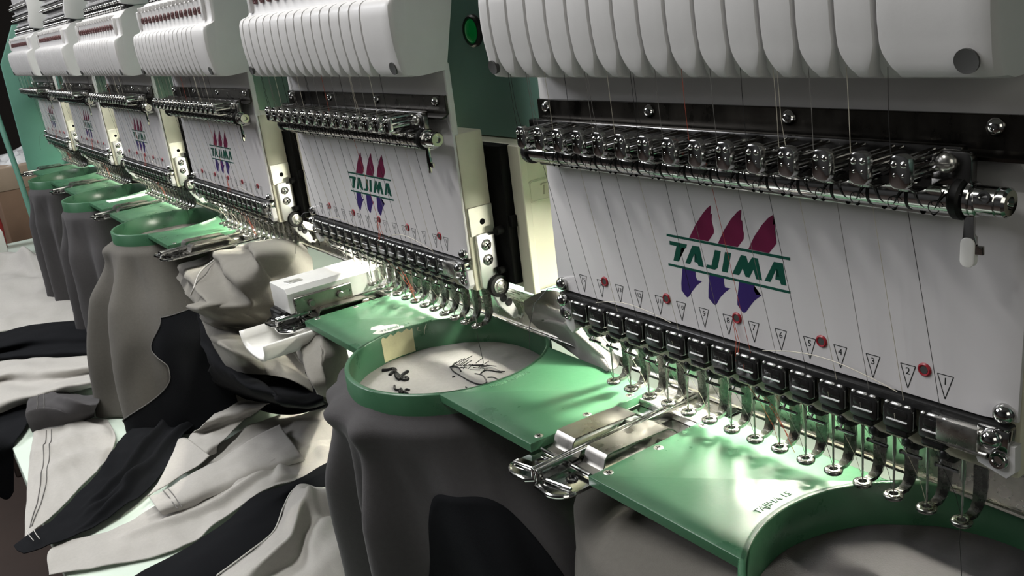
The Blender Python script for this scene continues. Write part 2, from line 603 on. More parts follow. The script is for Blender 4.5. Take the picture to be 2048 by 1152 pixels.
# metal strip with four domed screws, bent lip, shelf of the guide rods
b = B()
box(b, -131, 131.5, -3.0, -1.0, 58, 70.2, 0.4)
bar(b, [(0, -2.2, 58.6), (0, -3.4, 57.2), (0, -5.5, 56.4), (0, -7, 56.2)], 262, 1.2, (1, 0, 0))
strip = obj('metal_strip', b, M['strip'], head)
for x in (-122.6, -43, 37, 119.5):
    b = B()
    lathe(b, (x, -2.8, 66.2), (0, -1, 0), [(0, 0), (3.2, 0), (3.2, 0.5), (2.9, 1.3), (2.2, 2.1), (1.2, 2.6), (0.7, 2.65), (0.5, 2.2), (0, 2.2)], 18)
    obj('domed_screw', b, M['chrome'], strip)
# guide bar behind + end bracket
b = B()
box(b, -131, 112, -10, -5.5, 51, 60.5, 0.8, 2)
prism(b, rrect(14, 17, 3, 4, 110, 51), (0, -9, 0), (1, 0, 0), (0, 0, 1), 3.5, c=0.6)
gbar = obj('guide_bar', b, M['dsteel'], head)
b = B()
dome(b, (108.5, -12.2, 55.5), (0, -1, 0), 3.6, 2.6, 16, 0.6)
box(b, 105.4, 111.6, -16.0, -15.0, 55.1, 55.9)
obj('slotted_screw', b, M['steel'], gbar)
# thread guide: chrome block with two balls and two rods
b = B()
pts = rrect(7.4, 11.5, 2.6, 4)
prism(b, pts, (0, -30.0, -1.2), (1, 0, 0), (0, 0, 1), 3.0, c=0.9)
for sx in (-1.75, 1.75):
    dome(b, (sx, -32.6, 1.4), (0, -1, 0), 1.35, 1.2, 10)
    dome(b, (sx * 0.9, -32.6, -2.2), (0, -1, 0), 0.8, 0.6, 8)
    cyl(b, (sx, -30, 2.2), (sx, -6, 2.2), 0.75, 8)
    cyl(b, (sx * 1.4, -30, -1.0), (sx * 1.4, -6, -1.2), 0.6, 8)
bar(b, [(0, -31, -6.4), (0, -28, -8.2), (0, -20, -8.6), (0, -10, -7.5)], 5.5, 0.8, (1, 0, 0))
box(b, -3.2, 3.2, -30, -10, -4.2, -2.4, 0.5)
g0 = obj('thread_guide', b, M['chrome'], gbar, loc=(NX[0], 0, 57))
for i in range(1, 15):
    c = g0.copy()
    COL.objects.link(c)
    c.location = Vector((NX[i], 0, 57)) * S

# tension tube with collars, springs and the perforated rail
b = B()
cyl(b, (-129, -11, 43.0), (120, -11, 43.0), 5.3, 22, ch=0.5)
tb = obj('tension_tube', b, M['chrome'], head)
b = B()
dome(b, (-127.5, -11, 43.2), (-1, 0, 0), 6.6, 3.5, 20, 3.0)
obj('end_knob', b, M['gun'], tb)
b = B()
for i in range(15):
    x = NX[i] + 7.4
    lathe(b, (x - 0.6, -11, 43.2), (1, 0, 0), [(5.0, 0), (5.6, 0), (5.6, 1.1), (5.0, 1.1)], 18)
obj('collar', b, M['rubber'], tb)
b = B()
for i in range(15):
    x = NX[i]
    pp = []
    for k in range(15):
        a = k / 14
        ang = -2.4 + 3.2 * math.sin(a * PI)
        pp.append((x - 5.4 + a * 11.5, -11 - 5.8 * math.cos(ang * 0.45 + 0.6), 43.2 - 5.8 * math.sin(ang * 0.45 + 0.6) + 1.0))
    tube(b, pp, 0.32, 5)
    ring = [(x + 3.0 + 2.1 * math.cos(t * PI / 6), -17.0, 41.0 + 2.1 * math.sin(t * PI / 6)) for t in range(12)]
    tube(b, ring, 0.22, 4)
obj('take_up_spring', b, M['blackm'], tb)
b = B()
box(b, -127, 113, -8.6, -1.0, 35.4, 38.4, 0.6)
rail = obj('thread_rail', b, M['alu'], head)
b = B()
for i in range(15):
    for dx in (-1.9, 2.1):
        lathe(b, (NX[i] - 4 + dx, -8.5, 36.7), (0, -1, 0), [(0, 0), (1.15, 0), (1.15, 0.25), (0, 0.2)], 8)
obj('rail_hole', b, M['dark'], rail)
b = B()
cyl(b, (111.5, -11, 43.4), (115.5, -11, 43.4), 7.2, 24, ch=0.8)
obj('rubber_ring', b, M['rubber'], tb)
b = B()
cyl(b, (116, -11, 43.6), (118.2, -11, 43.6), 6.0, 22, ch=0.4)
cyl(b, (118.2, -11, 43.6), (126.5, -11, 43.6), 5.0, 22, ch=0.6)
lathe(b, (126.5, -11, 43.6), (1, 0, 0), [(4.4, 0), (5.0, 0.2), (5.0, 2.2), (4.2, 3.0), (2.2, 3.0), (1.8, 1.4), (0, 1.4)], 22)
lathe(b, (123.2, -15.6, 45.6), (0, -1, 0.35), [(2.2, 0), (2.2, 0.8), (1.5, 0.8), (1.3, -0.4), (0, -0.4)], 14)
obj('end_clamp', b, M['chrome'], tb)
b = B()
prism(b, [(-1.6, 0), (1.6, 0), (1.7, -7), (2.6, -8), (2.6, -10.8), (4.9, -10.8), (5.1, -13.6), (2.0, -13.8), (0.9, -12.6), (0.7, -17.2), (-0.4, -18), (-2.0, -17.6), (-2.4, -15), (-2.2, -10), (-1.8, -8)],
      (117.0, -11.6, 39), (1, 0, 0), (0, 0, 1), 1.4, c=0.25)
lever = obj('release_lever', b, M['chrome'], tb)

# face plate with print
b = B()
pl = [(-131.5, -39.2), (118, -39.2), (130.8, -38.0), (131.5, 46), (127, 54.5), (116, 55), (112, 53), (-131.5, 53)]
prism(b, pl, (0, 0.6, 0), (1, 0, 0), (0, 0, 1), 1.6, c=0.25)
plate = obj('face_plate', b, M['plate'], head)
LOGO = {
 'greenink': [[(-39.0, 6.8), (34.3, 6.9), (34.3, 5.6), (-39.2, 5.6)], [(-39.2, -8.2), (34.1, -8.2), (34.0, -9.4), (-39.2, -9.4)],
  [(-37.4, 3.5), (-25.7, 3.4), (-26.4, 1.4), (-29.4, 1.4), (-31.9, -6.2), (-35.5, -6.2), (-32.8, 1.5), (-37.4, 1.5)],
  [(-22.2, 3.5), (-17.7, 3.6), (-15.6, -6.2), (-19.0, -6.2), (-19.6, -4.7), (-21.5, -4.6), (-20.9, -3.2), (-19.9, -3.1), (-20.2, -0.6), (-21.2, -0.5), (-24.4, -6.2), (-27.6, -6.2)],
  [(-8.1, 3.5), (-4.5, 3.5), (-6.9, -5.0), (-8.7, -6.2), (-14.3, -6.2), (-13.6, -4.5), (-10.7, -4.4)],
  [(-2.0, 3.5), (1.7, 3.6), (-1.0, -6.2), (-4.5, -6.2)],
  [(7.3, 3.6), (10.4, 3.6), (11.4, 0.4), (13.7, 3.6), (16.9, 3.6), (18.9, -6.2), (15.6, -6.2), (14.2, -2.0), (11.7, -6.2), (9.6, -6.2), (8.0, -2.6), (5.8, -6.2), (1.8, -6.2)],
  [(25.6, 3.6), (30.4, 3.7), (32.0, -6.1), (29.1, -6.1), (28.7, -4.4), (26.1, -4.3), (26.8, -3.0), (28.4, -2.8), (27.7, 0.2), (26.9, 0.6), (23.4, -6.1), (20.2, -6.1)]],
 'magenta': [[(-24.0, 7.0), (-19.3, 14.2), (-14.6, 19.9), (-11.7, 22.8), (-9.5, 24.4), (-9.2, 23.3), (-9.8, 20.2), (-8.7, 20.7), (-9.1, 17.7), (-8.0, 12.7), (-8.3, 11.4), (-12.0, 7.0)],
  [(-6.0, 7.0), (-2.0, 13.8), (2.3, 19.4), (6.4, 23.5), (8.6, 24.7), (8.6, 23.5), (7.7, 21.5), (8.0, 19.9), (8.9, 19.6), (8.9, 16.4), (9.6, 13.7), (9.3, 11.3), (5.7, 7.0)],
  [(11.7, 7.0), (15.4, 13.5), (19.7, 19.1), (23.1, 22.6), (26.2, 24.7), (26.2, 23.2), (25.7, 20.0), (26.8, 20.5), (26.5, 17.3), (27.4, 13.5), (27.3, 12.0), (23.1, 7.0)]],
 'violet': [[(-29.7, -9.4), (-21.2, -9.4), (-21.3, -11.7), (-20.2, -13.5), (-17.2, -13.4), (-20.8, -16.2), (-24.0, -19.7), (-26.5, -23.0), (-27.4, -23.7), (-28.4, -23.4), (-31.2, -20.7), (-31.1, -17)],
  [(-12.4, -9.4), (-3.4, -9.4), (-3.6, -11.8), (-2.9, -13.7), (0.3, -13.5), (-3.1, -16.1), (-6.4, -19.5), (-8.6, -23.0), (-9.6, -23.8), (-10.6, -23.6), (-13.7, -21.0), (-13.4, -17)],
  [(5.6, -9.4), (14.3, -9.4), (14.0, -11.8), (15.2, -13.5), (18.1, -13.4), (14.1, -16.6), (11.4, -19.9), (9.1, -23.0), (8, -23.8), (6.9, -23.7), (4.0, -20.7), (4.3, -17)]]}
PY = -1.0
for key, nm in (('greenink', 'logo_lettering'), ('magenta', 'logo_upper_flames'), ('violet', 'logo_lower_flames')):
    b = B()
    for poly in LOGO[key]:
        prism(b, poly, (0, PY, 0), (1, 0, 0), (0, 0, 1), 0.06)
    obj(nm, b, M[key], plate)
for i in range(15):
    x, n = NX[i] - 0.2, 15 - i
    b = B()
    tri = [(x - 3.1, -27.2), (x + 3.1, -27.2), (x + 0.1, -36.9)]
    for q in range(3):
        p0, p1 = Vector((tri[q][0], PY - 0.05, tri[q][1])), Vector((tri[(q + 1) % 3][0], PY - 0.05, tri[(q + 1) % 3][1]))
        bar(b, [p0, p1], 0.12, 0.28, (0, 1, 0))
    join(b, text_bm(str(n), 4.1 if n < 10 else 3.3, (x, PY - 0.02, -29.9), (1, 0, 0), (0, 0, 1), 0.05))
    obj('number_mark', b, M['blackink'], plate)
for x in (95.6, 49.5, 3.5, -42.0, -89.2):
    b = B()
    lathe(b, (x, PY + 0.3, -27.3), (0, -1, 0), [(0, 0.2), (1.5, 0.2), (1.7, 0.9), (2.2, 1.1), (2.75, 0.6), (2.8, 0)], 18)
    obj('thread_eyelet', b, M['redring'], plate)
    b = B()
    lathe(b, (x, PY + 0.1, -27.3), (0, -1, 0), [(0, 0.6), (1.55, 0.6), (1.55, 0)], 14)
    obj('eyelet_hole', b, M['hole'], plate)
for x in (126.2, -127.0):
    b = B()
    dome(b, (x, -0.8, -35.6), (0, -1, 0.12), 3.9, 3.6, 20, 0.8)
    obj('cap_nut', b, M['chrome'], plate)

# clamp rail and fifteen needle clamps
b = B()
box(b, -128, 129, -4.0, 10, -43.6, -40.0, 0.6)
crail = obj('clamp_rail', b, M['blackm'], head)
b = B()
box(b, 104, 120, -7.2, 2, -51.5, -42.0, 0.8, 2)
cyl(b, (100, -5.4, -43.6), (123, -5.4, -43.6), 1.1, 10)
cyl(b, (100, -5.4, -52.0), (123, -5.4, -52.0), 1.3, 10)
obj('rail_end', b, M['steel'], crail)
for x, z in ((124.2, -44.6),):
    b = B()
    box(b, 118.5, 130, -5.2, 1.0, -49.5, -40.6, 0.8, 2)
    dome(b, (x, -5.2, z), (0, -1, 0.1), 3.9, 3.6, 18, 0.6)
    obj('cap_nut', b, M['chrome'], crail)
b = B()
dome(b, (-122.6, -5.2, -43.6), (0, -1, 0.1), 3.7, 3.4, 18, 0.6)
obj('cap_nut', b, M['chrome'], crail)
b = B()
prism(b, [(112, -46), (132, -46), (132.5, -56.0), (129.5, -59.5), (119, -56.4), (117, -52), (115.5, -49.5), (112, -48.5)], (0, 0, 0), (1, 0, 0), (0, 0, 1), 4.2, c=0.5)
rb = obj('corner_bracket', b, M['cap'], head)
b = B()
lathe(b, (126.6, -4.0, -52.8), (0, -1, 0), [(0, 0), (3.7, 0), (3.7, 0.7), (3.0, 1.6), (2.0, 1.5), (1.6, 0.6), (0, 0.6)], 20)
obj('socket_screw', b, M['chrome'], rb)
b = B()
prism(b, [(-128, -42), (-118, -44), (-116.5, -50), (-115.2, -60), (-119, -63.5), (-123.5, -60), (-126, -52)], (0, 0, 0), (1, 0, 0), (0, 0, 1), 4.2, c=0.5)
lb = obj('corner_bracket', b, M['cap'], head)
b = B()
lathe(b, (-121.2, -4.0, -52.6), (0, -1, 0), [(0, 0), (3.1, 0), (3.1, 0.7), (2.6, 1.4), (1.8, 1.3), (1.4, 0.6), (0, 0.6)], 18)
obj('socket_screw', b, M['chrome'], lb)
b = B()
dome(b, (-125.6, -1, -52), (-1, -0.4, 0), 4.4, 3.2, 18, 1.0)
obj('side_knob', b, M['blackm'], lb)

b = B()
prism(b, rrect(12.6, 10.6, 2.0, 4), (0, -3.6, 0), (1, 0, 0), (0, 0, 1), 3.0, c=0.7)
prism(b, rrect(8.6, 3.6, 1.0, 3, 0, 2.0), (0, -6.4, 0), (1, 0, 0), (0, 0, 1), 0.35, c=0.12)
box(b, -5.4, 3.8, -6.0, 8, -8.4, -5.2, 0.8, 2)
clamp0 = obj('needle_clamp', b, M['gun'], head, loc=(NX[0] - 1.0, 0, -48.0))
b = B()
for dx, w in ((-4.6, 1.6), (-0.6, 4.6), (4.2, 2.6)):
    box(b, dx - w / 2, dx + w / 2, -6.9, -5.4, 5.0, 6.2, 0.45)
cyl(b, (-4.3, -6.75, -1.2), (4.4, -6.75, -1.2), 0.42, 8)
cyl(b, (5.9, -5.6, -4.0), (5.9, -5.6, 4.0), 0.5, 8)
obj('highlight_edge', b, M['edge'], clamp0)  # dashes and lines that stand for the clamp's highlights
b = B()
cyl(b, (0, 9, -6), (0, 9, -18.6), 2.6, 12, ch=0.4)
box(b, -4.3, 3.6, 2.5, 10, -17.6, -11.0, 1.4, 2)
dome(b, (-0.4, 2.6, -14.2), (0, -1, 0), 2.4, 1.6, 12, 0.4)
obj('set_screw_block', b, M['blackm'], clamp0)
b = B()
cyl(b, (-4.6, 4.2, -20.8), (4.2, 4.2, -20.8), 0.8, 8)
dome(b, (-4.6, 4.2, -20.8), (-1, 0, 0), 1.2, 1.0, 8)
cyl(b, (-3.4, 4.2, -20.8), (-3.4, 8, -16), 0.6, 6)
obj('thread_pin', b, M['chrome'], clamp0)
for i in range(1, 15):
    c = copy_tree(clamp0, head)
    c.location = Vector((NX[i] - 1.0, 0, -48.0)) * S
# needle
b = B()
cyl(b, (0, 14, -60), (0, 14, -78), 0.85, 8)
cyl(b, (0, 14, -78), (0, 14, -93), 0.55, 8, r1=0.42)
cyl(b, (0, 14, -93), (0, 14, -98), 0.42, 8, r1=0.08)
n0 = obj('needle', b, M['steel'], head, loc=(NX[0], 0, 0))
for i in range(1, 15):
    c = n0.copy()
    COL.objects.link(c)
    c.location = Vector((NX[i], 0, 0)) * S
# presser foot: curved bar with a ring at its toe
b = B()
bar(b, [(1.2, 22.5, -52), (1.2, 23.2, -62), (1.4, 24.4, -74), (1.4, 25.0, -84), (1.2, 24.8, -90.5), (0.9, 23.2, -94.8), (0.5, 20.6, -96.8), (0, 17.4, -97.2)],
    [5.0, 5.0, 5.2, 5.2, 4.8, 4.4, 4.0, 3.4], [3.6, 3.4, 3.4, 3.2, 3.0, 2.6, 2.2, 2.0], (1, 0.35, 0))
lathe(b, (0, 14, -98.1), (0, 0, 1), [(1.8, 0), (3.8, 0), (4.2, 0.6), (4.2, 1.5), (3.7, 2.0), (2.0, 2.0), (1.7, 1.3), (1.8, 0)], 20)
bmesh.ops.recalc_face_normals(b, faces=b.faces)
f0 = obj('presser_foot', b, M['foot'], head, loc=(NX[0], 0, 0), angle=50)
for i in range(1, 15):
    c = f0.copy()
    COL.objects.link(c)
    c.location = Vector((NX[i], 0, rnd.uniform(-0.4, 0.4))) * S

# right side of the head: bright plate, screw plate, roller and trimmer lever
b = B()
box(b, 130.6, 132.2, 2.5, 21.5, -24, -4.5, 0.3)
sp = obj('bright_plate', b, M['creamlit'], head)
b = B()
lathe(b, (132.1, 12.5, -15.2), (1, 0, 0), [(0, 0.12), (2.1, 0.12), (2.3, 0.0)], 16)
obj('bore', b, M['dark'], sp)
b = B()
prism(b, rrect(14.5, 38, 2.6, 4, 12.3, -42), (131.2, 0, 0), (0, 1, 0), (0, 0, 1), 3.0, c=0.5)
lp = obj('lever_plate', b, M['alu'], head)
for z in (-31.0, -41.4):
    b = B()
    lathe(b, (134.1, 11.9, z), (1, 0, 0), [(0, 0), (4.0, 0), (4.0, 0.5), (3.2, 1.3), (1.6, 1.7), (0, 1.8)], 20)
    o1 = obj('cross_screw', b, M['steel'], lp)
    b = B()
    for a in (0.5, 0.5 + PI / 2):
        box(b, 135.3, 136.05, 11.9 - 2.1, 11.9 + 2.1, z - 0.42, z + 0.42, rot=Matrix.Rotation(a, 3, 'X'))
    obj('cross_slot', b, M['dark'], o1)
b = B()
lathe(b, (131, 17, -61), (1, 0, 0), [(0, 0), (7.6, 0), (8.0, 0.8), (8.0, 5.4), (7.4, 6.2), (5.0, 6.4), (0, 6.3)], 28)
ro = obj('rubber_roller', b, M['rubber'], head)
b = B()
lathe(b, (137.0, 17, -61), (1, 0, 0), [(5.2, 0), (5.2, 0.9), (4.4, 1.1), (4.0, 0.6), (3.4, 0.6), (3.2, 1.6), (2.0, 2.0), (0, 2.0)], 24)
box(b, 138.7, 139.2, 16.5, 17.5, -64, -58, rot=Matrix.Rotation(0.7, 3, 'X'))
obj('roller_screw', b, M['steel'], ro)
b = B()
prism(b, [(11.5, -64), (16, -66), (23.5, -66.5), (27, -74), (31.5, -84), (31, -88.5), (28, -88.8), (18, -77)], (130.5, 0, 0), (0, 1, 0), (0, 0, 1), 3.0, c=0.4)
tube(b, [(132, 29, -86), (134, 33, -89), (135, 34, -86.5)], 1.0, 6)
tl = obj('trimmer_lever', b, M['satin'], head)
for y, z in ((20.5, -71.5), (24.5, -75.5)):
    b = B()
    lathe(b, (133.4, y, z), (1, 0, 0), [(0, 0), (2.8, 0), (2.8, 0.7), (2.0, 1.2), (0, 1.0)], 14)
    obj('dark_screw', b, M['blackm'], tl)
# matching lever seen at the left end, behind the needles
b = B()
prism(b, [(0, -57), (12, -55), (20, -60), (34, -80), (40, -90), (35, -93), (19, -82), (5, -68)], (-117, 0, 0), (0, 1, 0), (0, 0, 1), 3.0, c=0.4)
ll = obj('left_lever', b, M['cap'], head)
for y, z in ((15.5, -66), (20.5, -73)):
    b = B()
    lathe(b, (-114, y, z), (1, 0, 0), [(0, 0), (1.7, 0), (1.7, 0.3), (0, 0.25)], 12)
    obj('lever_hole', b, M['dark'], ll)
# work lamp under the beam
b = B()
lathe(b, (-88, 97, 6), (0, 0.25, 1), [(0, 0.5), (9, 0.5), (11.5, 0), (12.5, 2), (9, 18), (4, 24), (0, 24)], 20)
lh = obj('lamp_housing', b, M['cream'], head)
b = B()
lathe(b, (-88, 97, 5.8), (0, -0.25, -1), [(0, 0.6), (8.5, 0), (9, -0.6)], 16)
obj('lamp_lens', b, M['lampglow'], lh)
b = B()
box(b, -104, 40, 83, 92, -18, -14, 0.6)
ls = obj('led_bar', b, M['alu'], head)
b = B()
box(b, -102, 38, 84.2, 90.8, -18.8, -17.8, 0.3)
obj('led_lens', b, M['lampglow'], ls)
# threads in the air and over the plate
TC = ['thread_black', 'thread_grey', 'thread_pale', 'thread_black', 'thread_grey', 'thread_pale', 'thread_black', 'thread_grey', 'thread_red', 'thread_grey', 'thread_black', 'thread_pale', 'thread_grey', 'thread_pale', 'thread_black']
for i in range(15):
    x = NX[i]
    b = B()
    w = rnd.uniform(-1.2, 1.2)
    tube(b, [(GX[i] + 0.4, -28, 89), (GX[i] + 0.6 + w * .3, -27.3, 74), (GX[i] + 0.9, -26.6, 60), (GX[i] + 4, -19, 47)], 0.16, 4)
    if i in (0, 1, 4, 6, 11):
        tube(b, [(GX[i] + 2.2, -28, 88), (GX[i] + 2.6, -27, 70), (GX[i] + 3.4, -25, 56)], 0.15, 4)
    sl = -11.5 - 6.5 * (1 - i / 14.0)
    sl *= rnd.uniform(0.85, 1.1)
    tube(b, [(x + sl, -8.6, 36), (x + sl * 0.5 + rnd.uniform(-.25, .25), -6.4, -2), (x + 0.2, -4.2, -41)], 0.15, 4)
    tube(b, [(x - 1.5, -7.6, -46), (x - 2.2, -4, -58), (x - 2.8, 4, -69), (x - 1.2, 11, -84), (x, 13.6, -94.5)], 0.15, 4)
    obj('thread', b, M[TC[i]], head)
b = B()
tube(b, [(NX[14] - 0.2, 14, -94), (NX[14] - 0.4, 13.6, -106), (NX[14] + 0.6, 15, -126.4)], 0.2, 4)
obj('sewing_thread', b, M['thread_black'], head)
b = B()
pts = [(20 + t * 5.5, -3.6 - 2.4 * math.sin(t / 12 * PI), -38.5 + 6.5 * math.sin(t / 12 * PI)) for t in range(13)]
tube(b, pts, 0.22, 4)
obj('loose_thread', b, M['thread_pale'], head)
b = B()
pts = [(-98 + t * 5.0, -3.2 - 2 * math.sin(t / 12 * PI), -41 + 5.5 * math.sin(t / 12 * PI) + t * 0.2) for t in range(13)]
tube(b, pts, 0.2, 4)
obj('loose_thread', b, M['thread_pale'], head)
b = B()
tube(b, [(2.5, -2.2, -29), (6, -3, -38), (7.2, -6.5, -46), (9, 2, -60), (15, 8, -74), (22, 10, -86)], 0.2, 4)
tube(b, [(2.0, -2.2, -29), (4.6, -3.5, -37), (6.5, -6.5, -46), (9.5, 1, -58), (17, 7, -72), (27, 8, -92)], 0.18, 4)
obj('red_loose_thread', b, M['thread_red'], head)
b = B()
tube(b, [(-124, -5, -36), (-130, -10, -37), (-137, -16, -46), (-141, -19, -62), (-141, -20, -74)], 0.2, 4)
tube(b, [(-124, -5, -40), (-119, -8, -37), (-113, -5, -42), (-111, -6, -54)], 0.2, 4)
obj('hanging_thread', b, M['thread_black'], head)

# upper tension unit (only in frame on the far heads)
unit = bpy.data.objects.new('tension_unit', None)
link(unit, head)
b = B()
box(b, -132, 134, 0, 24, 171, 300, 2, 2)
prism(b, [(-16, 172), (0, 168), (22, 168), (22, 300), (-9, 300), (-12, 200), (-17, 184)], (127, 0, 0), (0, 1, 0), (0, 0, 1), 9, c=1)
box(b, -128, 128, -4, 2, 180, 184, 0.8)
box(b, -128, 128, -6, 2, 201, 205, 0.8)
obj('unit_panel', b, M['cap'], unit)
b = B()
box(b, -126, 124, -9, 2, 163.5, 178.5, 1)
obj('knob_rail', b, M['gun'], unit)
for zrow, r, nm in ((167.5, 2.9, 'lower_knob'), (175, 1.9, 'upper_knob')):
    b = B()
    for i in range(15):
        dome(b, (NX[i] - 3, -9, zrow), (0, -1, 0.25), r, r * 0.9, 12, 1.0)
    obj(nm, b, M['chrome'], unit)
for zrow in (192, 214):
    b = B()
    for i in range(15):
        cyl(b, (NX[i], 0, zrow), (NX[i], -8, zrow + 1), 4.2, 14, ch=0.8)
    obj('tension_drum', b, M['blackm'], unit)
    b = B()
    for i in range(15):
        dome(b, (NX[i], -8, zrow + 1), (0, -1, 0.1), 2.2, 2.6, 12, 3)
        cyl(b, (NX[i], 0, zrow + 8), (NX[i], -9, zrow + 9), 0.9, 8)
    obj('tension_knob', b, M['chrome'], unit)

heads = [head]
for k in range(1, 6):
    h = copy_tree(head)
    h.location.x = -PITCH * k * S
    h['label'] = HEAD_LABELS[k]
    heads.append(h)
# light reflected by the nearest release lever, shaped as a white piece
b = B()
prism(b, rrect(5.2, 10.4, 2.2, 4, 117.0, 25.6), (0, -11.2, 0), (1, 0, 0), (0, 0, 1), 2.2, c=0.5)
obj('lever_glint', b, M['whitepl'], lever)
for k in range(6):                                        # the lamps themselves
    l = bpy.data.lights.new('work_lamp_light', 'SPOT')
    l.energy = 15.0 * (1.0, 1.0, 0.9, 0.5, 0.4, 0.2)[k]
    l.spot_size = math.radians(116)
    l.spot_blend = 0.8
    l.shadow_soft_size = 0.009
    l.color = (1.0, 0.97, 0.82)
    o = bpy.data.objects.new('work_lamp_light', l)
    COL.objects.link(o)
    o.location = Vector((-88 - PITCH * k, 96, 1)) * S
    o.rotation_euler = (math.radians(-2), 0, 0)

for k in range(6):
    area('led_bar_light', (-32 - PITCH * k, 87, -20), (-32 - PITCH * k, 55, -110), 140, 6, 1.7 * (1.0, 1.0, 0.9, 0.6, 0.5, 0.3)[k], (1.0, 0.97, 0.84))

# ------------------------------------------------------------------ pantograph channel and hoop brackets
panto = thing('pantograph_frame', 'long polished metal channel running behind the needles under all heads', 'frame')
b = B()
box(b, -1990, 700, 48, 62, -106, -86, 0.8)
box(b, -1990, 700, 46.2, 49, -107.4, -104.6, 0.8)
box(b, -1990, 700, 46.6, 49, -88, -85.8, 0.6)
chan = obj('channel', b, M['steel'], panto)
for k in range(0, 6):
    for x in (-105, -20, 60, 140):
        b = B()
        dome(b, (x - PITCH * k, 48, -96), (0, -1, 0), 3.0, 1.6, 14, 0.4)
        obj('channel_screw', b, M['chrome'], chan)

BR_LABELS = ['polished steel hoop bracket between the two nearest green hoops',
             'steel hoop bracket under the aluminium block beside the taped hoop',
             'steel hoop bracket in front of the second hoop from the camera side gap, below the third head',
             'steel hoop bracket between the third and fourth green hoops',
             'steel hoop bracket between the two farthest green hoops',
             'steel hoop bracket beyond the farthest green hoop']
BR_LABELS[2] = 'steel hoop bracket at the near side of the third green hoop'
br = thing('hoop_bracket', BR_LABELS[0], 'bracket', 'hoop brackets on the channel', (-72, 0, 0))


def base_plate(sx):
    bb = B()
    x0, x1 = (1.6, 24.5) if sx > 0 else (-24.5, -1.6)
    out = [(x0, 56), (x0, -74)]
    r = 11.0
    if sx > 0:
        out = [(x0, 56), (x0, -72), (x0 + 3, -75.5)] + [(x1 - r + r * math.cos(a), -66 + 10.5 * math.sin(a)) for a in [math.radians(q) for q in range(-90, 1, 9)]] + [(x1, 56)]
    else:
        out = [(x1, 56), (x1, -72), (x1 - 3, -75.5)] + [(x0 + r - r * math.cos(a), -66 + 10.5 * math.sin(a)) for a in [math.radians(q) for q in range(-90, 1, 9)]] + [(x0, 56)]
    prism(bb, out, (0, 0, -113.5), (1, 0, 0), (0, 1, 0), 1.8, c=0.4)
    edge = [(a, c2, -112.2) for a, c2 in out[1:-1]]
    tube(bb, edge, 1.15, 8)
    return bb


for sx in (-1, 1):
    o = obj('base_plate', base_plate(sx), M['chrome'], br)
    b = B()
    xa, xb = (0.5, 2.9) if sx > 0 else (-2.9, -0.5)
    box(b, xa, xb, -73, 56, -113, -105.2, 0.7, 2)
    obj('centre_wall', b, M['chrome'], o)
    b = B()
    xm = 13.0 * sx
    bar(b, [(xm, -49, -111.0), (xm, -45, -110.4), (xm, -43.4, -108.6), (xm, -42.4, -105.0), (xm, -40.4, -102.8), (xm, -37, -102.6), (xm, -20, -103.2), (xm, 2, -104.4), (xm, 6, -106.5), (xm, 8.5, -109)], 15.5, 0.8, (1, 0, 0))
    obj('spring_clip', b, M['clip'], br)
    b = B()
    cyl(b, (xm - 8, -52.5, -109.6), (xm + 7, -52.5, -109.6), 1.1, 8)
    cyl(b, (xm - 9, -70, -110.6), (xm + 9, -66.5, -110.6), 0.9, 8)
    obj('cross_pin', b, M['chrome'], br)
    b = B()
    lathe(b, (xm, -59, -111.9), (0, 0, 1), [(2.2, 0), (3.3, 0), (3.3, 0.8), (2.4, 1.0), (2.2, -0.6), (0, -0.6)], 16)
    obj('locating_hole', b, M['gun'], br)
b = B()
box(b, -24, 24, 22, 58, -112, -107.6, 0.6)
obj('mounting_block', b, M['steel'], br)
for k in range(1, 6):
    c = copy_tree(br)
    c.location.x = (-72 - PITCH * k) * S
    c['label'] = BR_LABELS[k]

# ------------------------------------------------------------------ embroidery hoops
HC = (109.0, -15.0)
HOOP_LABELS = {0: 'green plastic embroidery hoop nearest the camera, cut by the lower right corner',
               1: 'green round embroidery hoop with masking tape inside its rim',
               3: 'green embroidery hoop third from the camera, below the fourth head',
               4: 'green embroidery hoop with a pale label strip, second farthest',
               5: 'green embroidery hoop farthest away beside the teal end panel'}
hoop = thing('embroidery_hoop', HOOP_LABELS[0], 'hoop', 'green embroidery hoops', (HC[0], HC[1], 0))
b = B()
RI, RO, ZT, ZB = 69.2, 72.8, -105.6, -128.0
lathe(b, (0, 0, 0), (0, 0, 1), [(RI, ZB), (RI, ZT - 0.6), (RI + 0.7, ZT), (RO - 0.8, ZT), (RO, ZT - 0.8), (RO + 0.2, ZB), (RI, ZB)], 128)
bmesh.ops.recalc_face_normals(b, faces=b.faces)
obj('hoop_ring', b, M['hoop'], hoop, angle=50)


def ear(sx):
    poly = []
    xo, yf, yb = 155.5, -42.6, 50.0
    rr = RI + 0.6
    a0 = math.asin(-0.61)
    a1 = math.asin(0.72)
    if sx < 0:
        poly = [(-xo, yb), (-xo, yf)]
        poly += [(-rr * math.cos(a0 + (a1 - a0) * k / 20), rr * math.sin(a0 + (a1 - a0) * k / 20)) for k in range(21)]
    else:
        poly = [(xo, yf), (xo, yb)]
        poly += [(rr * math.cos(a1 + (a0 - a1) * k / 20), rr * math.sin(a1 + (a0 - a1) * k / 20)) for k in range(21)]
    bb = B()
    prism(bb, poly, (0, 0, -110.6), (1, 0, 0), (0, 1, 0), 5.0, c=0.7)
    # fillet web where the ear meets the ring
    yy = rr * math.sin(a0)
    xx = rr * math.cos(a0) * sx
    return bb


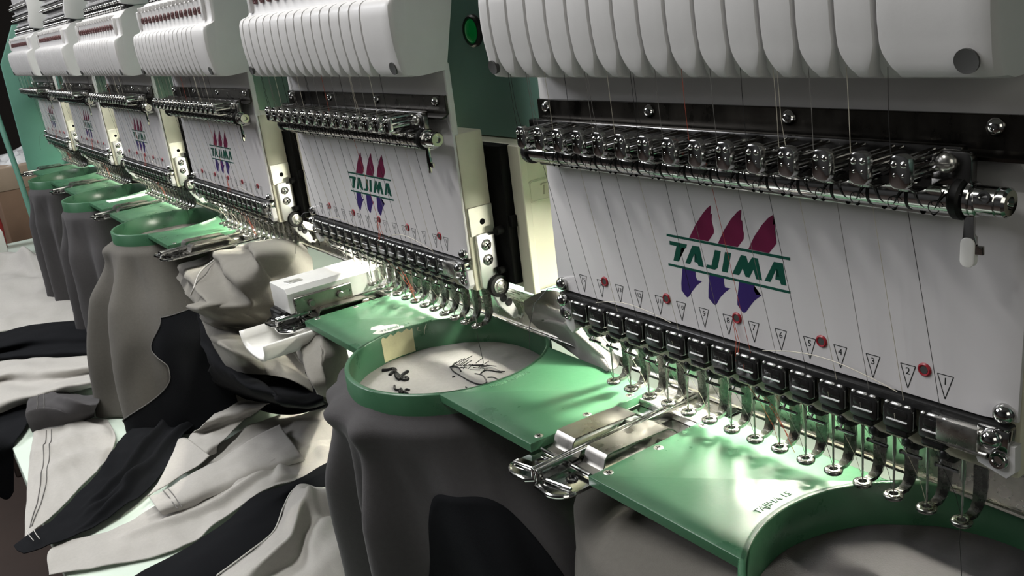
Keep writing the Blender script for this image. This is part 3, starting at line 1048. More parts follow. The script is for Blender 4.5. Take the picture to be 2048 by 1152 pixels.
for sx in (-1, 1):
    o = obj('hoop_ear', ear(sx), M['hoop'], hoop, angle=30)
    for y in (-33.4, 1.0, 34.0):
        b = B()
        lathe(b, (sx * 151.0, y, -105.9), (0, 0, 1), [(0, 0), (2.6, 0), (2.6, 0.35), (2.2, 0.55), (0, 0.55)], 16)
        s1 = obj('countersunk_screw', b, M['steel'], o)
        b = B()
        for a in (0.3, 0.3 + PI / 2):
            box(b, sx * 151.0 - 1.5, sx * 151.0 + 1.5, y - 0.3, y + 0.3, -105.4, -105.3, rot=Matrix.Rotation(a, 3, 'Z'))
        obj('cross_slot', b, M['dark'], s1)
    b = text_bm('TAJIMA 15' if sx < 0 else 'MADE IN JAPAN', 5.2 if sx < 0 else 4.2, (sx * 76.5, 0.0 if sx < 0 else 0.5, -105.6), (0, 1, 0), (-1, 0, 0), 0.35)
    for v in b.verts:                                     # the words follow the ring a little
        yy = v.co.y
        v.co.x -= sx * 0.0035 * yy * yy * (1 if sx > 0 else 1)
    obj('embossed_lettering', b, M['hoop_emboss'], o)
hoops = {0: hoop}
for k in (1, 3, 4, 5):
    c = copy_tree(hoop)
    c.location.x = (HC[0] - PITCH * k) * S
    c['label'] = HOOP_LABELS[k]
    hoops[k] = c


def arc_patch(a0, a1, r, ztop, zbot, n=10, jag=0.0):
    bb = B()
    rws = []
    for j in range(4):
        rw = []
        for i in range(n + 1):
            a = math.radians(a0 + (a1 - a0) * i / n)
            zt = ztop - (jag * (0.5 + 0.5 * math.sin(i * 2.1)) if j == 3 else 0)
            z = zbot + (zt - zbot) * j / 3
            rw.append((r * math.cos(a), r * math.sin(a), z))
        rws.append(rw)
    grid(bb, rws)
    return bb


o = obj('masking_tape', arc_patch(172.5, 196, RI - 0.25, -106.4, -126.6, 12, 2.4), M['tape'], hoops[1])
b = B()
prism(b, [(-92, -14), (-91, -6), (-87, -5), (-83, 2), (-76, 5), (-70.4, 4), (-70.4, -8), (-72.5, -17), (-78, -20), (-82, -14), (-87, -17)], (0, 0, -105.58), (1, 0, 0), (0, 1, 0), 0.12)
lab = obj('worn_label', b, M['label'], hoops[1])
obj('label_lettering', text_bm('TAJIMA', 4.6, (-75.5, -6.5, -105.4), (0.12, 1, 0), (-1, 0.12, 0), 0.04), M['blackink'], lab)
b = B()
for pts in ([(-68.9 * math.cos(q), 68.9 * math.sin(q), z) for q, z in ((0.30, -107), (0.27, -111), (0.26, -115))], [(-68.9 * math.cos(q), 68.9 * math.sin(q), z) for q, z in ((0.20, -108), (0.19, -110.5), (0.22, -111))]):
    tube(b, pts, 0.25, 4)
obj('pen_mark', b, M['thread_pale'], hoops[1])
b = B()
box(b, 84, 108, -22, 40, -105.5, -105.2, 0)
obj('pale_label', b, M['paper'], hoops[4])

# ------------------------------------------------------------------ garments hooped on the machine
TZ = -350.0                                               # table top
def smooth(t):
    t = max(0.0, min(1.0, t))
    return t * t * (3 - 2 * t)


def cr(p0, p1, p2, p3, t):
    return 0.5 * ((2 * p1) + (-p0 + p2) * t + (2 * p0 - 5 * p1 + 4 * p2 - p3) * t * t + (-p0 + 3 * p1 - 3 * p2 + p3) * t ** 3)


def spline(pts, n):
    out = []
    m = len(pts) - 1
    for i in range(n + 1):
        s = i / n * m
        k = min(int(s), m - 1)
        t = s - k
        out.append(cr(pts[max(k - 1, 0)], pts[k], pts[k + 1], pts[min(k + 2, m)], t))
    return out


class Drape:
    """cloth that leaves the hoop, rolls over and hangs in folds round the hoop's centre"""

    def __init__(self, k, folds, zbot=-347, flare=0.1, xl=0.0, xr=0.0, bulge=8.0, seed=0, front=0.0, bumps=(), ed=120.0):
        self.ed = ed
        self.k, self.folds, self.zbot, self.flare, self.xl, self.xr, self.bulge, self.seed, self.front, self.bumps = k, folds, zbot, flare, xl, xr, bulge, seed, front, bumps
        self.cx, self.cy = HC[0] - PITCH * k, HC[1]

    def p(self, deg, t, out=0.0):
        th = math.radians(deg)
        if t <= 0:
            return Vector((self.cx + 71.0 * math.cos(th), self.cy + 71.0 * math.sin(th), -115.0))
        dd = t * (-self.zbot - 116)
        f = 0.0
        for (dg, amp, wid, lean) in self.folds:           # ridges at given angles
            c = dg + lean * t
            d = (deg - c + 180) % 360 - 180
            w = wid * (1 + 0.25 * t)
            f += amp * math.exp(-abs(d / w) ** 2.2) * smooth((dd - 3) / 75.0) * (0.55 + 0.45 * t)
        for (dg, amp, wid, d0, dw) in self.bumps:
            d = (deg - dg + 180) % 360 - 180
            f += amp * math.exp(-(d / wid) ** 2) * math.exp(-((dd - d0) / dw) ** 2) * smooth(dd / 10)
        q = Vector((math.cos(th) * 2.5, math.sin(th) * 2.5, t * 1.6 + self.seed * 9))
        f += 5.0 * smooth(dd / 60) * noise.noise(q) + 2.0 * smooth(dd / 40) * noise.noise(q * 2.7)
        r = 70.5 + self.bulge * smooth(dd / 14.0) - 7.0 * smooth((dd - 12) / 50) + self.flare * dd + f + out
        fx, fy = math.cos(th), math.sin(th)
        ex = (self.xr if fx > 0 else self.xl) * abs(fx) ** 1.0 * smooth(dd / self.ed)
        ey = self.front * max(0, -fy) * smooth(dd / 160.0)
        return Vector((self.cx + r * fx + math.copysign(ex, fx), self.cy + r * fy - ey, -116 - dd))


GG = 'grey shirts hooped on the machine'


def solid(o, t=1.0):
    md = o.modifiers.new('thickness', 'SOLIDIFY')
    md.thickness = t * S
    md.offset = -1
    return o


def hooped(k, label, side=None, m='dark_shaded', mp='dark_shaded', **kw):
    g = thing('shirt', label, 'shirt', GG, (0, 0, 0))
    dr = Drape(k, **kw)
    n, mm = (300, 70) if k < 4 else (200, 40)
    b1 = B()
    grid(b1, [[dr.p(360.0 * i / n, j / mm) for i in range(n)][::-1] for j in range(mm + 1)], wrap=True)
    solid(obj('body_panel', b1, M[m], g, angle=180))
    if side:
        b1 = B()
        dom = side()
        grid(b1, [[dr.p(d, t, 1.6) for d, t in row][::-1] for row in dom])
        solid(obj('side_panel', b1, M['black'], g, angle=180))
        if k == 3:
            b1 = B()
            tube(b1, [dr.p(d, t, 2.2) for d, t in dom[0][::-1]] + [dr.p(row[0][0], row[0][1], 2.2) for row in dom[1:]], 0.7, 6)
            obj('piping', b1, M['darkstitch'], g)
    b2 = B()
    cx, cy = HC[0] - PITCH * k, HC[1]
    rws = []
    for r in (0, 8, 16, 24, 32, 40, 48, 54, 60, 65, 69.0):
        rws.append([(cx + r * math.cos(2 * PI * i / 72), cy + r * math.sin(2 * PI * i / 72), -127.2 + 0.9 * noise.noise(Vector((r * math.cos(2 * PI * i / 72) * .05, r * math.sin(2 * PI * i / 72) * .05, k * 3.3)))) for i in range(72)])
    rws[0] = [Vector((cx + 0.01 * math.cos(2 * PI * i / 72), cy + 0.01 * math.sin(2 * PI * i / 72), -127.2)) for i in range(72)]
    grid(b2, rws, wrap=True)
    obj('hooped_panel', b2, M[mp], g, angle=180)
    return g


g5 = hooped(5, 'shaded grey shirt hanging from the farthest green hoop', folds=[(188, 26, 12, 4), (222, 32, 11, -3), (255, 34, 11, 3), (289, 32, 11, 4), (322, 26, 11, 0), (352, 16, 12, 0)], flare=-0.06, seed=1, front=4)
g4 = hooped(4, 'shaded grey shirt hanging from the second farthest hoop', folds=[(184, 30, 12, 3), (217, 38, 11, 4), (252, 40, 11, -3), (288, 36, 12, 5), (324, 28, 12, 0)], flare=-0.06, seed=2, front=6, xr=30)
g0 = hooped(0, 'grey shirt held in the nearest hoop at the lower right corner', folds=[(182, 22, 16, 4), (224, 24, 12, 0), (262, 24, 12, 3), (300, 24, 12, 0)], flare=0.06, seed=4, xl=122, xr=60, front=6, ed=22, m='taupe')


def side1():
    out = []
    for j in range(41):
        row = []
        for i in range(61):
            u = i / 60
            d = 284 + 74 * u
            top = 0.21 + 0.79 * abs(2 * u - 1) ** 3.6
            row.append((d, top + (1.0 - top) * j / 40))
        out.append(row)
    return out


g1 = hooped(1, 'grey shirt with fresh black embroidery hanging from the taped hoop', folds=[(190, 10, 9, 2), (209, 26, 7, 6), (226, 24, 5, 5), (246, 40, 9, -3), (268, 16, 5, 4), (282, 40, 6, 4), (322, 20, 13, 6), (352, 14, 12, 0)], flare=-0.05, seed=5, xl=4, xr=70, front=0, bulge=12, bumps=((203, 22, 18, 22, 20), (232, 9, 9, 16, 12), (256, 10, 10, 14, 12), (282, 9, 8, 14, 12)), side=side1, mp='grey')


def side3():
    out = []
    for j in range(51):
        t = 0.36 + 0.64 * j / 50
        e = 322 - 10 * smooth((t - 0.36) / 0.15) + 10 * smooth((t - 0.52) / 0.1) - 34 * smooth((t - 0.66) / 0.34)
        row = []
        for i in range(31):
            d = e + (358 - e) * i / 30
            row.append((d, min(1.0, t - 0.03 * (i / 30) * (1 - j / 50))))
        out.append(row)
    return out


g3 = hooped(3, 'grey shirt with black side panel hanging from the third hoop', folds=[(184, 26, 12, 2), (214, 38, 11, 6), (250, 48, 12, 10), (288, 40, 11, 10), (322, 20, 12, 0)], flare=0.02, seed=6, front=24, xr=75, bumps=((205, 14, 22, 20, 18), (255, 8, 12, 14, 12)), side=side3, m='taupe', mp='taupe')

# stitching on the hooped panel of the second hoop
STR = {
'n1':[(-287.1, -50.8), (-284.6, -47.7), (-283.6, -44.4), (-280.4, -43.6), (-277.1, -47.9), (-274.7, -51.1)],
'n2':[(-281.9, -44.7), (-274.8, -46.0), (-267.9, -47.2), (-264.3, -50.4)],
'n3':[(-274.8, -46.0), (-266.7, -49.7), (-261.2, -50.2)],
'n4':[(-262.4, -49.6), (-267.3, -45.0), (-270.4, -38.9)],
'n5':[(-260.3, -49.5), (-261.3, -45.2), (-257.9, -45.8), (-257.8, -48.4), (-261.9, -47.4)],
'l1':[(-255.3, -57.7), (-249.4, -60.3), (-245.6, -58.7)],
'l2':[(-242.6, -60.9), (-247.6, -57.1), (-240.5, -59.1), (-243.8, -59.7)],
'l3':[(-240.5, -54.3), (-243.3, -55.1), (-240.7, -57.8), (-235.6, -58.2)],
'l4':[(-228.9, -57.2), (-225.9, -55.3), (-223.7, -55.9), (-225.4, -58.0), (-228.2, -57.6)],
'cap1':[(-252.6, -14.4), (-244.0, -17.1), (-234.5, -17.9), (-223.3, -18.6), (-214.2, -18.2), (-208.6, -16.2), (-208.7, -13.0), (-213.0, -10.1), (-221.9, -7.4), (-228.1, -9.2)],
'cap2':[(-252.6, -14.4), (-251.6, -11.1), (-245.2, -11.2), (-239.5, -13.5)],
'cap3':[(-224.3, -7.7), (-227.4, -1.8), (-225.5, 1.5), (-220.1, 2.5), (-215.5, 4.6)],
'cap4':[(-215.5, -7.1), (-212.1, -4.3), (-204.8, -4.8)],
'low1':[(-214.2, -25.7), (-209.7, -26.7)],
'dot':[(-235.5, -23.1), (-235.5, -21.1)]}


def down(x, y, z=-126.5):
    q = (z - EYE.z) / (-118.5 - EYE.z)
    return (EYE.x + (x - EYE.x) * q, EYE.y + (y - EYE.y) * q, z)


def stitches(b2, keys, r):
    for kk in keys:
        tube(b2, spline([Vector(down(x, y, -126.8 + r * 0.1)) for x, y in STR[kk]], len(STR[kk]) * 3), r, 6)


b = B()
stitches(b, ['n1', 'n2', 'n3', 'n4', 'n5'], 1.35)
obj('script_embroidery', b, M['blackstitch'], g1)
b = B()
stitches(b, ['l1', 'l2', 'l3', 'l4'], 0.8)
obj('small_embroidery', b, M['blackstitch'], g1)
b = B()
stitches(b, ['cap1', 'cap3', 'cap4', 'low1', 'dot', 'cap2'], 0.55)
for q in range(26):                                       # cross hatch of underlay stitches
    x = -256 + rnd.uniform(0, 22)
    y = -6 + rnd.uniform(-6, 9) + (x + 245) * 0.35
    dx, dy = (rnd.uniform(4, 9), rnd.uniform(2, 7)) if q % 2 else (rnd.uniform(-5, -2), rnd.uniform(5, 10))
    tube(b, [down(x, y, -126.3), down(x + dx, y + dy, -126.2)], 0.32, 4)
prism(b, [down(x, y)[:2] for x, y in [(-232, 3), (-227, 5), (-216, 5), (-214.5, 7), (-222, 2), (-229, -1)]], (0, 0, -126.7), (1, 0, 0), (0, 1, 0), 0.5)
obj('emblem_embroidery', b, M['blackstitch'], g1)
b = B()
for kk in range(3):
    tube(b, [down(x + kk * 3.2, y, -126.4) for x, y in ((112, -48), (115, -45), (113.5, -41), (117, -37), (119, -34))], 0.7, 6)
obj('script_embroidery', b, M['blackstitch'], g0)

# ------------------------------------------------------------------ table
tab = thing('work_table', 'pale green table top under the spread shirts', 'table')
b = B()
box(b, -2480, 500, -266, 420, TZ - 28, TZ, 2, 2)
obj('table_top', b, M['table'], tab)
b = B()
box(b, -2280, 480, -240, 400, TZ - 120, TZ - 28, 2)
obj('table_apron', b, M['floor'], tab)
for x, y in ((-2250, -220), (-900, -220), (450, -220), (-2250, 380), (450, 380)):
    b = B()
    box(b, x - 25, x + 25, y - 25, y + 25, -900, TZ - 120, 3)
    obj('leg', b, M['floor'], tab)

# ------------------------------------------------------------------ cloth lofted over control points
def loft(rows, nu, nv, amp=0.0, freq=0.03, seed=0, stretch=(1, 1, 1), dirv=(0, 0, 1), ridges=()):
    a = [spline([Vector(p) for p in r], nu) for r in rows]
    cols = [spline([r[i] for r in a], nv) for i in range(nu + 1)]
    dirv = Vector(dirv).normalized()
    out = []
    for j in range(nv + 1):
        rw = []
        for i in range(nu + 1):
            p = cols[i][j].copy()
            if amp:
                q = Vector((p.x * stretch[0], p.y * stretch[1], p.z * stretch[2])) * freq
                p += dirv * amp * (noise.noise(q + Vector((seed, 0, 0))) + 0.5 * noise.noise(q * 2.3 + Vector((seed, 7, 0))))
            for (u0, v0), (u1, v1), ra, rw_ in ridges:      # folds drawn as lines across the cloth
                du, dv = u1 - u0, v1 - v0
                q = max(0.0, min(1.0, ((i / nu - u0) * du + (j / nv - v0) * dv) / (du * du + dv * dv)))
                d = math.hypot(i / nu - u0 - du * q, j / nv - v0 - dv * q)
                eu, ev = min(i, nu - i) / nu, min(j, nv - j) / nv
                p += dirv * smooth(min(eu, ev) / 0.09) * ra * math.exp(-(d / rw_) ** 2) * (0.35 + 0.65 * math.sin(PI * min(1, max(0.08, q))) ** 0.6)
            rw.append(p)
        out.append(rw)
    return out


LAST = []


def cloth(name, rows, m, parent, nu=48, nv=40, t=1.0, **kw):
    bb = B()
    LAST[:] = loft(rows, nu, nv, **kw)
    grid(bb, LAST)
    return solid(obj(name, bb, m, parent, angle=180), t)


def Zp(z, *pts):
    return [at(x, y, 'z', z) for x, y in pts]


def Yp(*pts):
    return [at(x, y, 'y', d) for x, y, d in pts]


rows = [Yp((1048, 600, 43), (1085, 582, 44), (1128, 590, 44), (1190, 664, 44), (1240, 708, 44)),
        Yp((1050, 622, 40), (1092, 618, 42), (1138, 638, 40), (1194, 684, 42), (1240, 722, 42)),
        Yp((1062, 640, 36), (1100, 642, 38), (1144, 660, 35), (1192, 700, 38), (1234, 734, 38)),
        [at(x, y, 'z', z) for x, y, z in ((1078, 656, -103), (1110, 664, -100), (1148, 684, -101), (1186, 712, -102), (1220, 740, -103))],
        [at(x, y, 'z', z) for x, y, z in ((1094, 672, -112), (1116, 684, -113), (1142, 702, -113), (1170, 722, -113), (1205, 745, -113))]]
cloth('back_fold', rows, M['grey'], g1, 60, 50, amp=3.0, freq=0.03, seed=14, dirv=(0, -0.6, 0.8), ridges=[((0.1, 0.25), (0.7, 0.35), 7, 0.07), ((0.2, 0.6), (0.8, 0.5), 7, 0.06), ((0.45, 0.05), (0.65, 0.9), 6, 0.06)])

# shirt crumpled over the bare third arm
g2 = thing('shirt', 'grey shirt bunched in soft folds over the arm without a hoop', 'shirt', GG)
rows = [Yp((345, 515, 15), (405, 508, 15), (460, 497, 12), (520, 482, 10), (570, 478, 22), (612, 492, 45)),
        Yp((350, 545, -30), (398, 535, -38), (455, 520, -28), (512, 508, -40), (566, 503, -24), (622, 520, 20)),
        Yp((372, 585, -66), (412, 580, -70), (452, 562, -48), (502, 560, -58), (560, 560, -30), (628, 565, 5)),
        Yp((392, 615, -74), (430, 622, -92), (480, 622, -70), (530, 622, -48), (575, 622, -22), (645, 640, -12)),
        Yp((402, 640, -74), (450, 658, -72), (500, 660, -48), (560, 672, -24), (612, 690, -14), (690, 690, -10)),
        Yp((425, 690, -84), (472, 702, -98), (520, 712, -70), (572, 722, -48), (634, 738, -24), (705, 745, -20)),
        Yp((450, 735, -84), (490, 745, -86), (540, 750, -70), (590, 765, -62), (640, 800, -50), (690, 830, -40))]
cloth('body_panel', rows, M['taupe2'], g2, 110, 100, amp=3.5, freq=0.02, seed=3, dirv=(-0.25, -1, 0.45),
      ridges=[((0.30, 0.0), (0.66, 0.47), 15, 0.05), ((0.52, 0.02), (0.92, 0.42), 13, 0.05), ((0.10, 0.08), (0.26, 0.44), 12, 0.045), ((0.44, 0.02), (0.60, 0.18), -9, 0.04),
              ((0.0, 0.50), (0.80, 0.53), 20, 0.045), ((0.06, 0.62), (0.50, 0.66), 13, 0.035), ((0.34, 0.70), (0.74, 0.88), 12, 0.04), ((0.60, 0.58), (0.95, 0.95), 13, 0.05), ((0.1, 0.78), (0.42, 0.84), 10, 0.035)])
rows = [Yp((395, 622, -64), (430, 640, -68), (480, 690, -62), (540, 725, -52), (600, 745, -40), (640, 740, -30)),
        Yp((405, 680, -72), (440, 706, -78), (495, 738, -74), (552, 768, -64), (605, 780, -52), (645, 770, -40)),
        Yp((418, 730, -82), (455, 752, -88), (512, 778, -88), (565, 800, -80), (612, 815, -66), (650, 805, -50)),
        [at(x, y, 'z', z) for x, y, z in ((432, 772, -300), (478, 786, -305), (530, 802, -312), (575, 810, -318), (618, 806, -322), (655, 798, -325))],
        [at(x, y, 'z', z) for x, y, z in ((440, 792, -336), (480, 806, -337), (532, 822, -338), (578, 829, -339), (622, 822, -340), (660, 812, -340))]]
cloth('side_panel', rows, M['black'], g2, 60, 60, amp=3.0, freq=0.03, seed=5, dirv=(0, -1, 0.3), ridges=[((0.2, 0.1), (0.5, 0.6), 9, 0.05), ((0.5, 0.1), (0.75, 0.7), 9, 0.05)])
rows = [Yp((585, 678, -40), (612, 672, -52), (645, 670, -52), (690, 672, -30)),
        Yp((598, 712, -50), (622, 708, -66), (652, 710, -64), (690, 715, -40)),
        Yp((612, 744, -58), (632, 742, -74), (655, 746, -70), (686, 752, -48)),
        Yp((626, 770, -64), (640, 768, -78), (656, 772, -74), (680, 782, -54)),
        Yp((636, 788, -66), (645, 788, -74), (655, 792, -72), (672, 800, -58))]
cloth('right_fold', rows, M['taupe2'], g2, 40, 60, amp=2.5, freq=0.03, seed=9, dirv=(0, -1, 0.2), ridges=[((0.3, 0.1), (0.45, 0.9), 8, 0.08), ((0.7, 0.1), (0.7, 0.9), 6, 0.07)])
b = B()
tube(b, spline(Yp((428, 520, -34), (400, 545, -60), (388, 575, -80), (382, 590, -82)), 20), 0.9, 6)
obj('piping', b, M['stitch'], g2)

# lower end of the third hoop's shirt, spread on the table: hem, black tail, folded sleeve
rows = [Zp(TZ + 3, (70, 862), (110, 850), (160, 838), (215, 838)),
        Zp(TZ + 5, (62, 905), (110, 890), (170, 880), (232, 880)),
        Zp(TZ + 4, (56, 958), (105, 945), (160, 930), (205, 930)),
        Zp(TZ + 4, (53, 1015), (90, 1005), (125, 990), (150, 985)),
        Zp(TZ + 3, (50, 1076), (62, 1068), (80, 1055), (98, 1042))]
cloth('hem_panel', rows, M['light'], g3, 60, 60, amp=3.0, freq=0.02, seed=2, stretch=(0.5, 2, 1), ridges=[((0.05, 0.30), (0.9, 0.22), 7, 0.05), ((0.2, 0.52), (1.0, 0.40), 8, 0.06), ((0.5, 0.05), (0.9, 0.15), 6, 0.04)])  # paler than the hanging body, for the light on the table
for iu in (13, 17):
    b = B()
    tube(b, [row[iu] + Vector((0, 0, 1.5)) for row in LAST[4:-4]], 0.55, 5)
    obj('hem_stitch', b, M['darkstitch'], g3)
rows = [Zp(TZ + 22, (300, 812), (350, 775), (400, 735), (440, 740)),
        Zp(TZ + 16, (246, 876), (305, 850), (370, 822), (432, 800)),
        Zp(TZ + 12, (206, 934), (262, 912), (318, 892), (360, 880)),
        Zp(TZ + 10, (150, 996), (210, 982), (270, 966), (322, 948)),
        Zp(TZ + 9, (96, 1044), (140, 1040), (190, 1032), (242, 1018)),
        Zp(TZ + 8, (60, 1066), (78, 1074), (98, 1082), (130, 1080)),
        Zp(TZ + 7, (27, 1090), (32, 1098), (38, 1104), (48, 1110))]
cloth('black_tail', rows, M['black'], g3, 60, 90, amp=4.0, freq=0.022, seed=8, stretch=(1, 1.6, 1), ridges=[((0.55, 0.1), (0.35, 0.55), 10, 0.05), ((0.9, 0.25), (0.5, 0.6), 9, 0.05), ((0.6, 0.45), (0.8, 0.7), 9, 0.05)])
for dx in (0, 12):
    b = B()
    tube(b, [p + Vector((0, 0, 5.0)) for p in spline(Zp(TZ + 10, (56 + dx, 1069 - dx * .5), (62 + dx, 1080 - dx * .4), (70 + dx, 1090 - dx * .3)), 8)], 0.4, 5)
    obj('cuff_stitch', b, M['stitch'], g3)

sl = thing('shirt', 'light grey shirt sleeve folded with its cuff on the pale table', 'shirt', 'grey shirts spread on the table')
rows = [Zp(TZ + 30, (440, 790), (470, 772), (520, 768), (570, 775)),
        Zp(TZ + 24, (436, 820), (475, 806), (515, 800), (560, 800)),
        Zp(TZ + 30, (410, 845), (450, 830), (490, 822), (530, 812)),
        Zp(TZ + 14, (385, 868), (420, 858), (460, 850), (495, 838)),
        Zp(TZ + 16, (370, 882), (400, 888), (420, 895), (440, 885)),
        Zp(TZ + 8, (330, 935), (365, 935), (400, 925), (432, 905))]
cloth('sleeve_top', rows, M['light'], sl, 40, 40, amp=4, freq=0.03, seed=11)
rows = [Zp(TZ + 18, (357, 880), (372, 877), (395, 893), (420, 912)),
        Zp(TZ + 15, (340, 920), (360, 925), (380, 927), (400, 930)),
        Zp(TZ + 13, (318, 962), (335, 960), (350, 956), (366, 950)),
        Zp(TZ + 11, (294, 994), (302, 988), (312, 982), (322, 977))]
cloth('turned_flap', rows, M['light'], sl, 24, 24, amp=1.0, freq=0.03, seed=12)
rows = [Zp(TZ + 14, (298, 994), (345, 972), (420, 930), (500, 880), (560, 850)),
        Zp(TZ + 17, (308, 1008), (355, 990), (430, 950), (505, 910), (580, 880)),
        Zp(TZ + 14, (318, 1022), (362, 1006), (440, 968), (512, 940), (600, 905)),
        Zp(TZ + 6, (328, 1031), (365, 1019), (445, 985), (520, 955), (610, 920))]
cloth('sleeve', rows, M['light'], sl, 50, 24, amp=3.0, freq=0.03, seed=13)
b = B()
for off in (0, 9):
    tube(b, [p + Vector((0, 0, 1.5)) for p in spline(Zp(TZ + 16, (326 + off, 982 - off * .5), (338 + off, 996 - off * .5), (348 + off, 1010 - off * .4), (356 + off, 1020 - off * .35)), 12)], 0.6, 5)
obj('cuff_stitch', b, M['darkstitch'], sl)

fl = thing('shirt', 'pale grey shirt with a wide black stripe spread flat on the table', 'shirt', 'grey shirts spread on the table')
rows = [Zp(TZ + 3, (430, 892), (500, 855), (570, 826), (640, 814), (720, 800)),
        Zp(TZ + 5, (390, 940), (470, 900), (550, 866), (630, 850), (720, 830)),
        Zp(TZ + 6, (300, 1018), (400, 975), (500, 930), (600, 890), (720, 860)),
        Zp(TZ + 5, (220, 1058), (330, 1030), (460, 980), (580, 925), (720, 880)),
        Zp(TZ + 4, (108, 1096), (240, 1075), (400, 1040), (545, 970), (720, 895)),
        Zp(TZ + 4, (98, 1150), (220, 1130), (370, 1090), (520, 990), (720, 915))]
cloth('body_panel', rows, M['light'], fl, 110, 90, amp=4.0, freq=0.018, seed=21, stretch=(1, 1.4, 1), ridges=[((0.55, 0.62), (0.95, 0.50), 9, 0.03), ((0.30, 0.80), (0.70, 0.62), 8, 0.035), ((0.62, 0.15), (0.95, 0.30), 7, 0.035), ((0.72, 0.62), (0.80, 0.85), 8, 0.02), ((0.84, 0.55), (0.9, 0.8), 8, 0.018), ((0.2, 0.55), (0.5, 0.45), 6, 0.04)])
rows = [Zp(TZ + 6, (250, 1165), (431, 1062), (506, 997), (588, 962), (677, 912), (730, 880)),
        Zp(TZ + 12, (330, 1165), (470, 1070), (530, 1010), (590, 972), (680, 935), (730, 910)),
        Zp(TZ + 7, (430, 1158), (547, 1066), (572, 1008), (590, 984), (684, 966), (730, 950))]
cloth('black_stripe', rows, M['black'], fl, 60, 24, amp=2.5, freq=0.02, seed=22)
rows = [Zp(TZ + 9, (432, 1158), (547, 1066), (574, 1008), (600, 975), (650, 978), (690, 966), (740, 950)),
        Zp(TZ + 26, (470, 1170), (570, 1080), (600, 1020), (628, 1000), (665, 1000), (700, 1000), (750, 980)),
        Zp(TZ + 10, (520, 1190), (590, 1120), (612, 1070), (640, 1050), (680, 1040), (720, 1040), (770, 1020)),
        Zp(TZ + 18, (580, 1230), (620, 1180), (650, 1120), (680, 1095), (710, 1085), (750, 1080), (800, 1070)),
        Zp(TZ + 6, (640, 1270), (670, 1230), (690, 1180), (720, 1150), (760, 1140), (800, 1130), (840, 1120))]
cloth('lower_panel', rows, M['light'], fl, 70, 60, amp=4.0, freq=0.022, seed=23, ridges=[((0.1, 0.35), (0.85, 0.2), 9, 0.06), ((0.3, 0.62), (0.95, 0.45), 10, 0.06), ((0.45, 0.1), (0.5, 0.5), 8, 0.05)])
b = B()
tube(b, [p + Vector((0, 0, 1.5)) for p in spline(Zp(TZ + 10, (434, 1154), (500, 1105), (547, 1066), (566, 1020), (582, 988), (602, 976), (650, 978), (690, 966)), 40)], 0.8, 6)
obj('piping', b, M['stitch'], fl)

lf = thing('shirt', 'grey and black shirt heaped at the left edge of the table', 'shirt', 'grey shirts spread on the table')
rows = [Zp(TZ + 40, (-60, 530), (10, 508), (60, 505), (120, 520)),
        Zp(TZ + 16, (-70, 570), (0, 545), (60, 548), (120, 560)),
        Zp(TZ + 12, (-80, 620), (0, 610), (70, 605), (150, 610)),
        Zp(TZ + 8, (-90, 680), (0, 662), (80, 650), (200, 640))]
cloth('body_panel', rows, M['light'], lf, 60, 60, amp=8, freq=0.014, seed=31, ridges=[((0.0, 0.25), (0.9, 0.15), 22, 0.06), ((0.2, 0.5), (0.95, 0.42), 14, 0.06), ((0.5, 0.0), (0.75, 0.3), 16, 0.06)])
rows = [Zp(TZ + 14, (-60, 690), (0, 668), (70, 650), (190, 640)),
        Zp(TZ + 28, (-70, 705), (0, 690), (90, 670), (195, 665)),
        Zp(TZ + 14, (-80, 722), (0, 704), (90, 695), (195, 690)),
        Zp(TZ + 22, (-85, 735), (0, 716), (90, 706), (195, 702)),
        Zp(TZ + 8, (-90, 748), (0, 728), (90, 722), (195, 715))]
cloth('black_panel', rows, M['black'], lf, 30, 40, amp=3, freq=0.02, seed=32)
rows = [Zp(TZ + 10, (-60, 745), (0, 722), (60, 716), (120, 712), (195, 700)),
        Zp(TZ + 26, (-60, 765), (0, 745), (60, 738), (120, 736), (195, 730)),
        Zp(TZ + 12, (-60, 790), (0, 765), (60, 768), (120, 760), (195, 748)),
        Zp(TZ + 30, (-60, 815), (0, 800), (60, 790), (120, 775), (195, 758)),
        Zp(TZ + 14, (-60, 850), (0, 830), (60, 805), (120, 790), (195, 770))]
cloth('front_panel', rows, M['light'], lf, 40, 40, amp=4, freq=0.022, seed=33)
rows = [Zp(TZ + 16, (62, 794), (92, 778), (128, 784), (165, 792), (200, 792)),
        Zp(TZ + 34, (54, 812), (90, 800), (130, 804), (165, 808), (198, 806)),
        Zp(TZ + 26, (52, 836), (92, 824), (132, 826), (162, 824), (190, 818)),
        Zp(TZ + 6, (64, 864), (100, 852), (138, 848), (165, 842), (188, 832))]
cloth('dark_sleeve', rows, M['dark_shaded'], lf, 50, 40, amp=3, freq=0.03, seed=34, ridges=[((0.35, 0.25), (0.9, 0.6), 8, 0.07), ((0.05, 0.6), (0.5, 0.75), 6, 0.06)])
for iu in (8, 12):
    b = B()
    tube(b, [row[iu] + Vector((0, 0, 1.4)) for row in LAST[4:-6]], 0.5, 5)
    obj('cuff_stitch', b, M['darkstitch'], lf)
HX = -990
rows = [Zp(TZ + 12, (-30, 835), (5, 822), (45, 810), (75, 800)),
        Zp(TZ + 8, (-30, 862), (0, 858), (26, 855), (52, 852)),
        [at(x, y, 'x', HX) for x, y in ((-30, 885), (-6, 888), (14, 888), (30, 884))],
        [at(x, y, 'x', HX) for x, y in ((-20, 930), (-4, 930), (12, 922), (27, 908))],
        [at(x, y, 'x', HX) for x, y in ((-12, 970), (2, 975), (16, 968), (28, 950))],
        [at(x, y, 'x', HX) for x, y in ((-2, 992), (10, 998), (20, 996), (28, 984))]]
cloth('hanging_sleeve', rows, M['black'], lf, 20, 40, amp=2, freq=0.03, seed=35)

